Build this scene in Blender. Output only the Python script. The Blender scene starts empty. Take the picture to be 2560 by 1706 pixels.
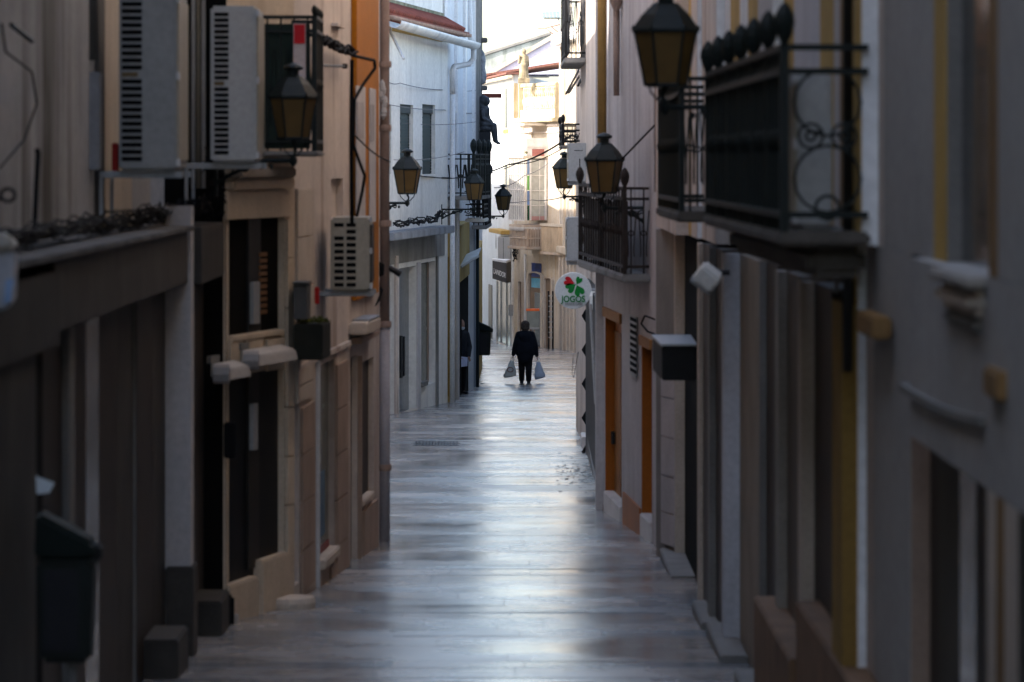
import bpy, bmesh, math, random
from mathutils import Vector, Matrix
random.seed(11)
R = math.radians
SC = bpy.context.scene
COL = SC.collection

# ------------------------------------------------------------------ camera, sky, sun, exposure
F, CX, H, ZC = 9600.0, 1280.0, 400.0, 9.0      # focal length in photo pixels, eye level row, eye height
cd = bpy.data.cameras.new('camera'); cam = bpy.data.objects.new('camera', cd); COL.objects.link(cam)
cam.location = (0, 0, ZC); cam.rotation_euler = (R(90), 0, 0)
cd.sensor_width = 36.0; cd.lens = 36.0 * F / 2560.0; cd.shift_y = -(853.0 - H) / 2560.0
cd.clip_start = 0.5; cd.clip_end = 4000
cd.dof.use_dof = True; cd.dof.focus_distance = 98; cd.dof.aperture_fstop = 4.4
SC.camera = cam
SUN_EL, SUN_AZ = 36.0, 248.0                  # azimuth clockwise from +Y (into the picture): from the left, a little behind
w = bpy.data.worlds.new('World'); SC.world = w; w.use_nodes = True
nt = w.node_tree; nt.nodes.clear()
sky = nt.nodes.new('ShaderNodeTexSky'); sky.sky_type = 'NISHITA'; sky.sun_disc = False
sky.sun_elevation = R(SUN_EL); sky.sun_rotation = R(SUN_AZ); sky.air_density = 1.0; sky.dust_density = 2.6; sky.ozone_density = .3
bg = nt.nodes.new('ShaderNodeBackground'); bg.inputs[1].default_value = 0.15
wo = nt.nodes.new('ShaderNodeOutputWorld')
nt.links.new(sky.outputs[0], bg.inputs[0]); nt.links.new(bg.outputs[0], wo.inputs[0])
ld = bpy.data.lights.new('sun', 'SUN'); ld.energy = 2.8; ld.angle = R(0.5); ld.color = (1, .93, .83)
sun = bpy.data.objects.new('sun', ld); COL.objects.link(sun)
sv = Vector((math.sin(R(SUN_AZ)) * math.cos(R(SUN_EL)), math.cos(R(SUN_AZ)) * math.cos(R(SUN_EL)), math.sin(R(SUN_EL))))
sun.rotation_euler = sv.to_track_quat('Z', 'Y').to_euler(); sun.location = (-60, 40, 60)
SC.view_settings.view_transform = 'Standard'; SC.view_settings.look = 'None'
SC.view_settings.gamma = 1; SC.view_settings.use_curve_mapping = False
SC.view_settings.exposure = 2.25
SC.render.engine = 'CYCLES'
SC.cycles.max_bounces = 10; SC.cycles.diffuse_bounces = 5; SC.cycles.glossy_bounces = 4
SC.cycles.use_denoising = True; SC.cycles.sample_clamp_indirect = 6
SC.cycles.use_adaptive_sampling = True

# ------------------------------------------------------------------ materials
MATS = {}
def M(name, col, rough=.75, var=.12, scale=3.0, drip=0.0, dripcol=None, bump=0.0, bscale=40.0, metal=0.0, spec=.14, fine=.06, dscale=2.6):
    """plaster, stone, metal ...: colour with patchy variation, fine grain and (drip) rain streaks"""
    if name in MATS: return MATS[name]
    m = bpy.data.materials.new(name); m.use_nodes = True; t = m.node_tree; N = t.nodes; L = t.links
    b = N['Principled BSDF']; b.inputs['Roughness'].default_value = rough; b.inputs['Metallic'].default_value = metal
    b.inputs['Specular IOR Level'].default_value = spec
    tc = N.new('ShaderNodeNewGeometry')
    def noise(sc, det, vec=None, rg=.55):
        n = N.new('ShaderNodeTexNoise'); n.inputs['Scale'].default_value = sc; n.inputs['Detail'].default_value = det
        n.inputs['Roughness'].default_value = rg; L.new(vec or tc.outputs['Position'], n.inputs['Vector']); return n
    def ramp(src, a, b_):
        r = N.new('ShaderNodeMapRange'); r.inputs[1].default_value = a; r.inputs[2].default_value = b_
        L.new(src, r.inputs[0]); return r.outputs[0]
    def mix(fac, c1, c2, mode='MIX'):
        x = N.new('ShaderNodeMix'); x.data_type = 'RGBA'; x.blend_type = mode
        if hasattr(fac, 'links'): L.new(fac, x.inputs[0])
        else: x.inputs[0].default_value = fac
        for k, c in ((6, c1), (7, c2)):
            if hasattr(c, 'links'): L.new(c, x.inputs[k])
            else: x.inputs[k].default_value = (*c, 1)
        return x.outputs[2]
    dark = tuple(c * (1 - 2.2 * var) for c in col)
    n1 = noise(scale, 5)
    c = mix(ramp(n1.outputs[0], .35, .72), col, dark)
    n2 = noise(scale * 14, 3)
    g = N.new('ShaderNodeMapRange'); g.inputs[1].default_value = .3; g.inputs[2].default_value = .7
    g.inputs[3].default_value = 1 - 2 * fine; g.inputs[4].default_value = 1 + fine; L.new(n2.outputs[0], g.inputs[0])
    c = mix(1.0, c, g.outputs[0], 'MULTIPLY')
    if drip > 0:
        mp = N.new('ShaderNodeMapping'); mp.inputs['Scale'].default_value = (1, 1, .09); L.new(tc.outputs['Position'], mp.inputs[0])
        n3 = noise(dscale, 4, mp.outputs[0], .6); n4 = noise(.5, 2)
        mm = N.new('ShaderNodeMath'); mm.operation = 'MULTIPLY'
        L.new(ramp(n3.outputs[0], .47, .68), mm.inputs[0]); L.new(ramp(n4.outputs[0], .33, .55), mm.inputs[1])
        m2 = N.new('ShaderNodeMath'); m2.operation = 'MULTIPLY'; m2.inputs[1].default_value = drip; L.new(mm.outputs[0], m2.inputs[0])
        c = mix(m2.outputs[0], c, dripcol or tuple(x * .25 for x in col))
    L.new(c, b.inputs['Base Color'])
    if bump > 0:
        bn = N.new('ShaderNodeBump'); bn.inputs['Strength'].default_value = bump; bn.inputs['Distance'].default_value = .02
        L.new(noise(bscale, 4).outputs[0], bn.inputs['Height']); L.new(bn.outputs[0], b.inputs['Normal'])
    MATS[name] = m; return m

def MG(name, col, rough=.08, alpha_like=0.0):
    """dark glossy window glass, or (alpha_like) translucent lantern glass"""
    if name in MATS: return MATS[name]
    m = bpy.data.materials.new(name); m.use_nodes = True; t = m.node_tree; N = t.nodes; L = t.links
    b = N['Principled BSDF']; b.inputs['Base Color'].default_value = (*col, 1); b.inputs['Roughness'].default_value = rough
    n = N.new('ShaderNodeTexNoise'); n.inputs['Scale'].default_value = 6; n.inputs['Detail'].default_value = 3
    g = N.new('ShaderNodeNewGeometry'); L.new(g.outputs['Position'], n.inputs['Vector'])
    r = N.new('ShaderNodeMapRange'); r.inputs[3].default_value = rough; r.inputs[4].default_value = rough + .22; L.new(n.outputs[0], r.inputs[0])
    L.new(r.outputs[0], b.inputs['Roughness'])
    x = N.new('ShaderNodeMix'); x.data_type = 'RGBA'; x.inputs[6].default_value = (*col, 1); x.inputs[7].default_value = (*[c * .55 for c in col], 1)
    L.new(n.outputs[0], x.inputs[0]); L.new(x.outputs[2], b.inputs['Base Color'])
    if alpha_like:
        tr = N.new('ShaderNodeBsdfTranslucent'); L.new(x.outputs[2], tr.inputs[0])
        mx = N.new('ShaderNodeMixShader'); mx.inputs[0].default_value = alpha_like
        L.new(b.outputs[0], mx.inputs[1]); L.new(tr.outputs[0], mx.inputs[2]); L.new(mx.outputs[0], N['Material Output'].inputs[0])
    MATS[name] = m; return m

white = M('white_limewash', (.78, .755, .70), .85, .06, .8, .28, (.30, .28, .25), .25)
whiteclean = M('white_paint', (.76, .76, .76), .7, .05, 1.5, .35, (.3, .29, .27), .15)
lilac = M('pale_lilac_plaster', (.52, .49, .48), .8, .06, 1.5, .4, (.3, .27, .25), .2)
pinkish = M('pinkish_plaster', (.58, .50, .44), .85, .08, 1.2, .8, (.22, .15, .115), .25, dscale=2.2)
greyplast = M('grey_stained_plaster', (.47, .45, .43), .85, .1, 1.5, 1.0, (.09, .075, .055), .3, dscale=1.7)
cream = M('cream_stone', (.60, .485, .36), .6, .09, 2.5, .35, (.33, .20, .11), .1)
beige = M('beige_stone', (.54, .46, .38), .65, .09, 3, .35, (.26, .19, .14), .15)
pinkstone = M('pink_brown_stone', (.36, .26, .20), .55, .12, 4, .3, (.18, .12, .09), .1)
greystone = M('grey_stone', (.22, .21, .195), .7, .12, 3, .4, (.12, .11, .10), .2)
darkstone = M('dark_stone', (.060, .054, .047), .6, .2, 3, .6, (.05, .04, .035), .2)
browndark = M('dark_brown_wood', (.040, .030, .023), .5, .15, 3, .3, (.03, .02, .015), .1)
blackish = M('black_metal', (.009, .009, .010), .5, .1, 4, spec=.2)
nearblack = M('shadowed_interior', (.007, .0065, .006), .9, .1, 2, spec=.05)  # near-black colour stands in for shade inside openings and gaps
green_iron = M('dark_green_iron', (.007, .012, .011), .55, .15, 8, .2, (.03, .02, .012), .1, spec=.25)
orange = M('orange_paint', (.42, .145, .006), .65, .08, 2, .5, (.24, .09, .02), .15)
ochre = M('ochre_paint', (.50, .32, .09), .75, .1, 2, .5, (.25, .14, .05), .15)
orangedoor = M('orange_door_paint', (.36, .105, .012), .45, .1, 3, .3, (.2, .06, .01))
plinthbrown = M('brown_plinth_paint', (.22, .13, .075), .7, .15, 3, .5, (.1, .06, .03))
acwhite = M('white_sheet_metal', (.40, .40, .39), .45, .04, 2, .35, (.34, .32, .28))
acgrey = M('grey_sheet_metal', (.33, .335, .335), .45, .04, 2, .3, (.25, .24, .2))
acbeige = M('beige_sheet_metal', (.36, .32, .25), .45, .05, 2, .3, (.28, .24, .18))
slotmat = M('vent_shade_black', (.006, .006, .007), .9, .05, 2, spec=.03)  # black strips stand in for the shade inside vent openings
pipebrown = M('pink_brown_pipe', (.32, .23, .19), .55, .1, 4, .3)
pipewhite = M('white_pipe', (.62, .61, .60), .5, .06, 3, .4)
concrete = M('concrete', (.26, .25, .235), .85, .15, 2, .7, (.1, .09, .07), .35)
tile = M('red_clay_tile', (.24, .065, .045), .85, .25, 8, .3, (.12, .08, .05), .2)
moss = M('mossy_plaster', (.26, .25, .17), .9, .3, 3, .6, (.06, .07, .03), .3)
warm = M('warm_cream_render', (.54, .47, .38), .8, .1, .8, .6, (.40, .25, .12), .2)
warmwood = M('weathered_orange_wood', (.50, .41, .33), .7, .15, 1.5, .5, (.30, .17, .09), .2)
blueish = M('shade_blue_limewash', (.62, .64, .66), .85, .06, .8, .3, (.36, .38, .36), .25)  # blue cast of shade on white walls is put into this colour
amber = MG('amber_glass', (.27, .16, .05), .3, .5)
glass = MG('dark_window_glass', (.02, .024, .026), .05)
glassblue = MG('grey_blue_glass', (.07, .09, .10), .06)
glassgreen = MG('green_grey_glass', (.11, .13, .10), .12)
wiremat = M('black_rubber', (.007, .007, .008), .8, .1, 10, spec=.1)
wiregrey = M('grey_cable', (.16, .15, .15), .6, .1, 10)
red = M('red_paint', (.45, .02, .015), .5, .1, 4)
marble = M('white_marble', (.62, .58, .55), .35, .12, 6, .3, (.3, .27, .24))

# ------------------------------------------------------------------ mesh helpers
def G(Y): return ZC - (2.37 + .034 * min(Y, 165.0))
def W(px, py, Y): return Vector(((px - CX) / F * Y, Y, ZC - (py - H) / F * Y))
def XY(px, Y): return ((px - CX) / F * Y, Y)
WL = {}
def world_loc(o):
    return WL.get(o.name, Vector((0, 0, 0))) if o else Vector((0, 0, 0))
class MB:
    def __init__(s): s.v = []; s.f = []
    def add(s, vs, fs):
        k = len(s.v); s.v += [tuple(p) for p in vs]; s.f += [tuple(i + k for i in f) for f in fs]; return s
    def hexa(s, b, t):
        return s.add(list(b) + list(t), [(3, 2, 1, 0), (4, 5, 6, 7), (0, 1, 5, 4), (1, 2, 6, 5), (2, 3, 7, 6), (3, 0, 4, 7)])
    def box(s, x0, x1, y0, y1, z0, z1):
        return s.hexa([(x0, y0, z0), (x1, y0, z0), (x1, y1, z0), (x0, y1, z0)], [(x0, y0, z1), (x1, y0, z1), (x1, y1, z1), (x0, y1, z1)])
    def prism(s, pts, z0, z1):
        n = len(pts); zf0 = z0 if callable(z0) else (lambda p: z0); zf1 = z1 if callable(z1) else (lambda p: z1)
        vs = [(p[0], p[1], zf0(p)) for p in pts] + [(p[0], p[1], zf1(p)) for p in pts]
        return s.add(vs, [tuple(range(n))[::-1], tuple(range(n, 2 * n))] + [(i, (i + 1) % n, n + (i + 1) % n, n + i) for i in range(n)])
    def extrude(s, pts3, vec):
        """planar outline (3-D points) pushed along vec"""
        n = len(pts3); vec = Vector(vec)
        return s.add([Vector(p) for p in pts3] + [Vector(p) + vec for p in pts3],
                     [tuple(range(n))[::-1], tuple(range(n, 2 * n))] + [(i, (i + 1) % n, n + (i + 1) % n, n + i) for i in range(n)])
    def tube(s, pts, r, n=6):
        pts = [Vector(p) for p in pts]; k0 = len(s.v); up = None
        for i, p in enumerate(pts):
            d = (pts[min(i + 1, len(pts) - 1)] - pts[max(i - 1, 0)])
            d = d.normalized() if d.length > 1e-9 else Vector((0, 0, 1))
            if up is None: up = Vector((0, 0, 1)) if abs(d.z) < .9 else Vector((1, 0, 0))
            a = d.cross(up)
            if a.length < 1e-5: a = d.cross(Vector((0, 1, 0)))
            a.normalize(); b = a.cross(d).normalized(); up = b
            rr = r[i] if isinstance(r, (list, tuple)) else r
            for j in range(n):
                q = 2 * math.pi * j / n; s.v.append(tuple(p + a * (rr * math.cos(q)) + b * (rr * math.sin(q))))
        for i in range(len(pts) - 1):
            for j in range(n):
                s.f.append((k0 + i * n + j, k0 + i * n + (j + 1) % n, k0 + (i + 1) * n + (j + 1) % n, k0 + (i + 1) * n + j))
        s.f.append(tuple(k0 + j for j in range(n))[::-1]); s.f.append(tuple(k0 + (len(pts) - 1) * n + j for j in range(n)))
        return s
    def lathe(s, c, prof, n=10, axis='z', rot=0.0):
        k0 = len(s.v); c = Vector(c)
        for r, h in prof:
            for j in range(n):
                q = 2 * math.pi * j / n + rot; a, b = r * math.cos(q), r * math.sin(q)
                o = {'z': (a, b, h), 'x': (h, a, b), 'y': (a, h, b)}[axis]; s.v.append(tuple(c + Vector(o)))
        for i in range(len(prof) - 1):
            for j in range(n):
                s.f.append((k0 + i * n + j, k0 + i * n + (j + 1) % n, k0 + (i + 1) * n + (j + 1) % n, k0 + (i + 1) * n + j))
        s.f.append(tuple(k0 + j for j in range(n))[::-1]); s.f.append(tuple(k0 + (len(prof) - 1) * n + j for j in range(n)))
        return s
    def build(s, name, mat, parent=None, label=None, smooth=False, bevel=0.0, kind=None):
        o0 = world_loc(parent)
        me = bpy.data.meshes.new(name); me.from_pydata([(p[0] - o0.x, p[1] - o0.y, p[2] - o0.z) for p in s.v], [], s.f)
        bm = bmesh.new(); bm.from_mesh(me); bmesh.ops.recalc_face_normals(bm, faces=bm.faces)
        if bevel > 0:
            es = [e for e in bm.edges if len(e.link_faces) == 2 and e.calc_face_angle(0) > .6]
            bmesh.ops.bevel(bm, geom=es, offset=bevel, segments=2, affect='EDGES', clamp_overlap=True)
        if smooth:
            for f in bm.faces: f.smooth = True
        bm.to_mesh(me); bm.free()
        me.materials.append(mat)
        o = bpy.data.objects.new(name, me); COL.objects.link(o)
        if parent: o.parent = parent; WL[o.name] = o0
        if label: o['label'] = label
        if kind: o['kind'] = kind
        return o
def thing(name, label, cat, loc=(0, 0, 0), group=None):
    o = bpy.data.objects.new(name, None); COL.objects.link(o); o.location = loc; o.empty_display_size = .2
    o['label'] = label; o['category'] = cat
    if group: o['group'] = group
    WL[o.name] = Vector(loc); return o
def tagt(o, label, cat, group=None, kind=None):
    o['label'] = label
    if cat: o['category'] = cat
    if group: o['group'] = group
    if kind: o['kind'] = kind
    return o

def panel(th, name, mat, a, b, z0, z1, t=.3, inset=0.0, parent=None, bevel=0.0):
    """upright slab whose visible face runs in plan from a to b, its thickness going away from the street"""
    a, b = Vector(a), Vector(b); d = (b - a).normalized(); n = Vector((-d.y, d.x))
    if n.dot((a + b) / 2) < 0: n = -n
    b2 = b - d * inset
    zf = (lambda p: G(p[1]) - .12) if z0 == 'g' else z0
    return MB().prism([a, b2, b2 + n * t, a + n * t], zf, z1).build(name, mat, parent or th, bevel=bevel)

def turtle(th, px, x, toks, z0, z1):
    """walk along a house front from near to far. S: face along the street, E: end face towards the camera,
    R: step back into a recess. Each S and E makes one slab."""
    for tk in toks:
        Y = x * F / (px - CX)
        if tk[0] == 'R':
            x += math.copysign(tk[1], x); continue
        kind, px2, name, mat = tk[:4]
        a0 = tk[4] if len(tk) > 4 and tk[4] is not None else z0; a1 = tk[5] if len(tk) > 5 else z1
        if kind == 'S':
            Y2 = x * F / (px2 - CX)
            if name: panel(th, name, mat, (x, Y + .004), (x, Y2), a0, a1, .3)   # starts 4 mm behind an end face it meets
        else:
            x2 = x * (px2 - CX) / (px - CX)
            if name: panel(th, name, mat, (x, Y), (x2, Y), a0, a1, .25, inset=.004)
            x = x2
        px = px2
    return x

class Wall:
    """a straight house front in plan from A (near) to B (far); s runs along it, o stands out towards the street"""
    def __init__(s, A, B):
        s.A, s.B = Vector(A), Vector(B); s.d = (s.B - s.A).normalized(); s.len = (s.B - s.A).length
        s.n = Vector((-s.d.y, s.d.x))
        if s.n.dot((s.A + s.B) / 2) > 0: s.n = -s.n
        s.near_is_b = False
    def s_at(s, px, o=0.0):
        k = (px - CX) / F; P = s.A + s.n * o
        return (k * P.y - P.x) / (s.d.x - k * s.d.y)
    def pt(s, ss, o, z): p = s.A + s.d * ss + s.n * o; return Vector((p.x, p.y, z))
    def z_at(s, py, ss, o=0.0): p = s.A + s.d * ss + s.n * o; return ZC - (py - H) / F * p.y
    def P(s, px, py, o=0.0): ss = s.s_at(px, o); return s.pt(ss, o, s.z_at(py, ss, o))
    def raw(s, mb, s0, s1, z0, z1, o0, o1):
        q = lambda a, o, z: s.pt(a, o, z(s.pt(a, o, 0).y) if callable(z) else z)
        return mb.hexa([q(s0, o0, z0), q(s1, o0, z0), q(s1, o1, z0), q(s0, o1, z0)], [q(s0, o0, z1), q(s1, o0, z1), q(s1, o1, z1), q(s0, o1, z1)])
    def ext(s, pxa, pxb, ya, yb, o, o0=None):
        # a box standing proud: its near edge is seen at the wall, its far edge at its front
        pn, pf = (pxa, pxb) if s.A.x < 0 else (pxb, pxa)
        if s.near_is_b: pn, pf = pf, pn
        if o0 is None or o <= 0: o0 = o
        a, b = s.s_at(pn, o0), s.s_at(pf, o)
        if s.near_is_b: a, b = b, a
        if b < a + .05: b = a + .05
        m = (a + b) / 2
        z1 = s.z_at(ya, m, o); z0 = (lambda Y: G(Y) - .1) if yb == 'g' else s.z_at(yb, m, o)
        return a, b, z0, z1
    def box(s, th, name, mat, pxa, pxb, ya, yb, o0, o1, parent=None, bevel=0.0, label=None):
        a, b, z0, z1 = s.ext(pxa, pxb, ya, yb, o1, max(o0, 0) if o1 > 0 else None)
        return s.raw(MB(), a, b, z0, z1, o0, o1).build(name, mat, parent or th, bevel=bevel, label=label)
    def boxs(s, th, name, mat, s0, s1, z0, z1, o0, o1, parent=None, bevel=0.0):
        return s.raw(MB(), s0, s1, z0, z1, o0, o1).build(name, mat, parent or th, bevel=bevel)
    def holed(s, th, name, mat, s0, s1, z0, z1, openings, t=.3, o=0.0):
        """wall with real openings [(sa, sb, za, zb)]: front, back and the reveals"""
        ss = sorted(set([s0, s1] + [min(max(q, s0), s1) for h in openings for q in h[:2]]))
        zs = sorted(set([z0, z1] + [min(max(q, z0), z1) for h in openings for q in h[2:]]))
        solid = {}
        for i in range(len(ss) - 1):
            for j in range(len(zs) - 1):
                cs, cz = (ss[i] + ss[i + 1]) / 2, (zs[j] + zs[j + 1]) / 2
                solid[i, j] = not any(h[0] < cs < h[1] and h[2] < cz < h[3] for h in openings)
        mb = MB(); vid = {}
        def V(i, j, k):
            if (i, j, k) not in vid: vid[i, j, k] = len(mb.v); mb.v.append(tuple(s.pt(ss[i], o - k * t, zs[j])))
            return vid[i, j, k]
        for (i, j), sol in solid.items():
            if not sol: continue
            mb.f.append((V(i, j, 0), V(i + 1, j, 0), V(i + 1, j + 1, 0), V(i, j + 1, 0)))
            mb.f.append((V(i, j, 1), V(i, j + 1, 1), V(i + 1, j + 1, 1), V(i + 1, j, 1)))
            for di, dj, e in ((-1, 0, ((i, j), (i, j + 1))), (1, 0, ((i + 1, j), (i + 1, j + 1))), (0, -1, ((i, j), (i + 1, j))), (0, 1, ((i, j + 1), (i + 1, j + 1)))):
                if not solid.get((i + di, j + dj), False):
                    (a, b), (c, d) = e; mb.f.append((V(a, b, 0), V(c, d, 0), V(c, d, 1), V(a, b, 1)))
        return mb.build(name, mat, th)
    def hole(s, pxa, pxb, ya, yb):
        a, b, z0, z1 = s.ext(pxa, pxb, ya, yb, 0.0)
        if callable(z0): z0 = G(s.pt((a + b) / 2, 0, 0).y) - 1
        return (a, b, z0, z1)
# ------------------------------------------------------------------ ground and paving
def slab_material():
    m = bpy.data.materials.new('polished_paving_marble'); m.use_nodes = True; t = m.node_tree; N = t.nodes; L = t.links
    b = N['Principled BSDF']; geo = N.new('ShaderNodeNewGeometry'); at = N.new('ShaderNodeAttribute'); at.attribute_name = 'tint'
    def noise(sc, det, rg=.55, stretch=None):
        n = N.new('ShaderNodeTexNoise'); n.inputs['Scale'].default_value = sc; n.inputs['Detail'].default_value = det; n.inputs['Roughness'].default_value = rg
        if stretch:
            mp = N.new('ShaderNodeMapping'); mp.inputs['Scale'].default_value = stretch; L.new(geo.outputs['Position'], mp.inputs[0]); L.new(mp.outputs[0], n.inputs['Vector'])
        else: L.new(geo.outputs['Position'], n.inputs['Vector'])
        return n.outputs[0]
    def rng(src, a, b_, c, d):
        r = N.new('ShaderNodeMapRange'); r.inputs[1].default_value = a; r.inputs[2].default_value = b_; r.inputs[3].default_value = c; r.inputs[4].default_value = d
        L.new(src, r.inputs[0]); return r.outputs[0]
    x = N.new('ShaderNodeMix'); x.data_type = 'RGBA'; x.blend_type = 'MULTIPLY'; x.inputs[0].default_value = 1
    L.new(at.outputs['Color'], x.inputs[6]); L.new(rng(noise(1.1, 6), .3, .7, .62, 1.1), x.inputs[7])
    x2 = N.new('ShaderNodeMix'); x2.data_type = 'RGBA'; x2.blend_type = 'MULTIPLY'; x2.inputs[0].default_value = 1
    L.new(x.outputs[2], x2.inputs[6]); L.new(rng(noise(19, 5, .75), .58, .70, 1.0, .35), x2.inputs[7]); L.new(x2.outputs[2], b.inputs['Base Color'])
    # worn smooth down the middle of the street and in patches, duller at the edges
    L.new(rng(noise(.55, 5, .6), .32, .68, .13, .34), b.inputs['Roughness'])
    b.inputs['Specular IOR Level'].default_value = .5
    bp = N.new('ShaderNodeBump'); bp.inputs['Strength'].default_value = .45; bp.inputs['Distance'].default_value = .036
    ad = N.new('ShaderNodeMath'); ad.operation = 'ADD'
    L.new(noise(1.5, 4, .55, (.22, 1.0, 1)), ad.inputs[0]); L.new(rng(noise(14, 3, .6), 0, 1, 0, .07), ad.inputs[1]); L.new(ad.outputs[0], bp.inputs['Height'])
    L.new(bp.outputs[0], b.inputs['Normal']); return m
slabmat = slab_material()
EDGE_L = [(0, -3.2), (23, -2.5), (27, -2.5), (30, -1.9), (36, -1.6), (40, -1.7), (44, -3.4), (72, -3.4), (80, -2), (98, -1.5), (126, -1.6), (132, -9), (180, -9)]
EDGE_R = [(0, 2.0), (30, 1.75), (37, 1.6), (42, 1.45), (60, 1.5), (80, 2.6), (110, 4.2), (138, 4.2), (150, 3.2), (160, 1.6), (172, -.2), (180, -.5)]
def edge(tab, Y):
    for (a, b), (c, d) in zip(tab, tab[1:]):
        if a <= Y <= c: return b + (d - b) * (Y - a) / (c - a)
    return tab[-1][1]
gm = MB(); ys = [-30, 0, 165, 260, 900, 3000]
for a, b in zip(ys, ys[1:]): gm.add([(-600, a, G(a) - .12), (600, a, G(a) - .12), (600, b, G(b) - .12), (-600, b, G(b) - .12)], [(0, 1, 2, 3)])
ground = gm.build('ground', M('earth_and_cobble', (.16, .14, .12), .9, .2, 1.0)); ground['kind'] = 'structure'
pm = MB()
for a, b in ((-30, 165), (165, 200)): pm.add([(-12, a, G(a) - .05), (12, a, G(a) - .05), (12, b, G(b) - .05), (-12, b, G(b) - .05)], [(0, 1, 2, 3)])
pavement = pm.build('pavement', M('joint_grout', (.10, .09, .08), .9, .1, 4)); pavement['kind'] = 'structure'
def tint(rowc):
    c = rowc if random.random() < .72 else random.choice(PAL)
    k = random.uniform(.90, 1.08); return tuple(q * k for q in c)
PAL = [(.19, .20, .21), (.25, .245, .24), (.32, .29, .265), (.36, .325, .295), (.29, .265, .245)]
def slab_geo(x0, x1, y0, y1, gap, pitch):
    t1, t2, dz = pitch + random.gauss(0, .0006), random.gauss(0, .0007), random.gauss(0, .0006)
    ym, xm = (y0 + y1) / 2, (x0 + x1) / 2
    z = lambda x, y: G(y) + dz + t1 * (y - ym) + t2 * (x - xm)
    gx = .0005; b = [(x0 + gx, y0 + gap), (x1 - gx, y0 + gap), (x1 - gx, y1 - gap), (x0 + gx, y1 - gap)]
    c = .001; i = [(x0 + gx + c, y0 + gap + c), (x1 - gx - c, y0 + gap + c), (x1 - gx - c, y1 - gap - c), (x0 + gx + c, y1 - gap - c)]
    vs = [(x, y, z(x, y) - .09) for x, y in b] + [(x, y, z(x, y) - .002) for x, y in b] + [(x, y, z(x, y)) for x, y in i]
    fs = [(0, 1, 5, 4), (1, 2, 6, 5), (2, 3, 7, 6), (3, 0, 4, 7), (4, 5, 9, 8), (5, 6, 10, 9), (6, 7, 11, 10), (7, 4, 8, 11), (8, 9, 10, 11)]
    return vs, fs
def slab_mesh(v, f, cols):
    me = bpy.data.meshes.new('paving_slab'); me.from_pydata(v, [], f); me.materials.append(slabmat)
    ca = me.attributes.new('tint', 'FLOAT_COLOR', 'FACE')
    buf = []
    for c in cols: buf += [c[0], c[1], c[2], 1.0]
    ca.data.foreach_set('color', buf); return me
n_slab = 0; restv = []; restf = []; restc = []
Y = 15.0; row = 0
DRAIN = [26.3, 31.6, 36.9, 41.5, 59.0, 66.0]; nd = 0
while Y < 172:
    d = random.uniform(.42, .78); x = edge(EDGE_L, Y) - random.uniform(0, .6); xr = edge(EDGE_R, Y)
    gap = .005; pitch = random.gauss(0, .0042); rowc = random.choice(PAL)
    if nd < len(DRAIN) and Y + d > DRAIN[nd]: gap = .016; nd += 1
    while x < xr:
        wd = random.uniform(.5, 1.25); vs, fs = slab_geo(x, x + wd, Y, Y + d, gap, pitch); c = tint(rowc)
        if Y + d > 22.4 and n_slab < 296:
            o = bpy.data.objects.new('paving_slab', slab_mesh(vs, fs, [c] * len(fs))); COL.objects.link(o); o.parent = pavement; n_slab += 1
        else:
            k = len(restv); restv += vs; restf += [tuple(i + k for i in f) for f in fs]; restc += [c] * len(fs)
        x += wd
    Y += d; row += 1
o = bpy.data.objects.new('paving_slabs', slab_mesh(restv, restf, restc)); COL.objects.link(o); o.parent = pavement; o['kind'] = 'stuff'

TALL = ZC + 10.0
TOP = ZC + 4.8        # unseen roof lines, heights set to control light in the street
# ------------------------------------------------------------------ left 1: plastered house with dark stone shop front
L1 = thing('town_house', 'grey plastered house on the left with rain streaks and a dark stone shop front', 'house', (-2.5, 20, G(20)))
MB().prism([(-7, -14), (-2.95, -14), (-2.95, 26.6), (-2.45, 27.05), (-7, 27.05)], G(27) - .5, TALL).build('wall', greyplast, L1)
FZ0, FZ1 = ZC - .80, ZC - .46
turtle(L1, -700, -2.1, [('S', 20, 'pilaster', darkstone), ('S', 90, 'pilaster', M('dark_stone_pale', (.075, .067, .058), .6, .2, 3, .6)), ('R', .115), ('S', 107, 'door_gap', nearblack),
    ('S', 155, 'door', browndark), ('E', 175, 'door_frame', greystone), ('R', .095), ('S', 215, 'door', browndark), ('S', 247, 'window', glassblue), ('S', 293, 'door', browndark),
    ('S', 332, 'door', darkstone), ('E', 342, 'door_frame', greystone), ('S', 380, 'door', browndark), ('S', 413, 'pilaster', darkstone)], 'g', FZ0)
xx = -2.32 * .9535
turtle(L1, 413, -2.245, [('E', 478, 'pilaster', lilac, 'g', ZC - .30)], 'g', FZ0)
turtle(L1, 478, -2.078, [('S', 484, 'pilaster', lilac, 'g', ZC - .30), ('R', .12), ('S', 505, 'door', browndark), ('S', 520, 'door', darkstone), ('E', 546, 'pilaster', darkstone)], 'g', FZ0)
yb = 2.078 * F / (1280 - 478)
MB().box(-2.24, -2.06, yb - .06, yb + .3, G(yb) - .2, ZC - (1415 - H) / F * yb).build('plinth', darkstone, L1, bevel=.01)
MB().box(-2.6, -2.07, 12, 17.6, FZ0 - .05, FZ1 - .05).build('fascia', darkstone, L1, bevel=.008)
MB().box(-2.6, -2.10, 17.604, yb - .004, FZ0, FZ1).build('fascia', M('dark_stone_b', (.075, .068, .06), .6, .2, 3, .8, (.05, .045, .04)), L1, bevel=.008)
MB().box(-2.5, -2.04, yb + .35, 27.2, FZ0 - .02, FZ1 + .02).build('fascia', darkstone, L1, bevel=.008)
MB().box(-2.62, -2.05, 16, yb - .05, FZ1 + .003, FZ1 + .035).build('ledge', M('dark_ledge', (.14, .13, .12), .85, .2, 3, .6), L1, bevel=.006)
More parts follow.
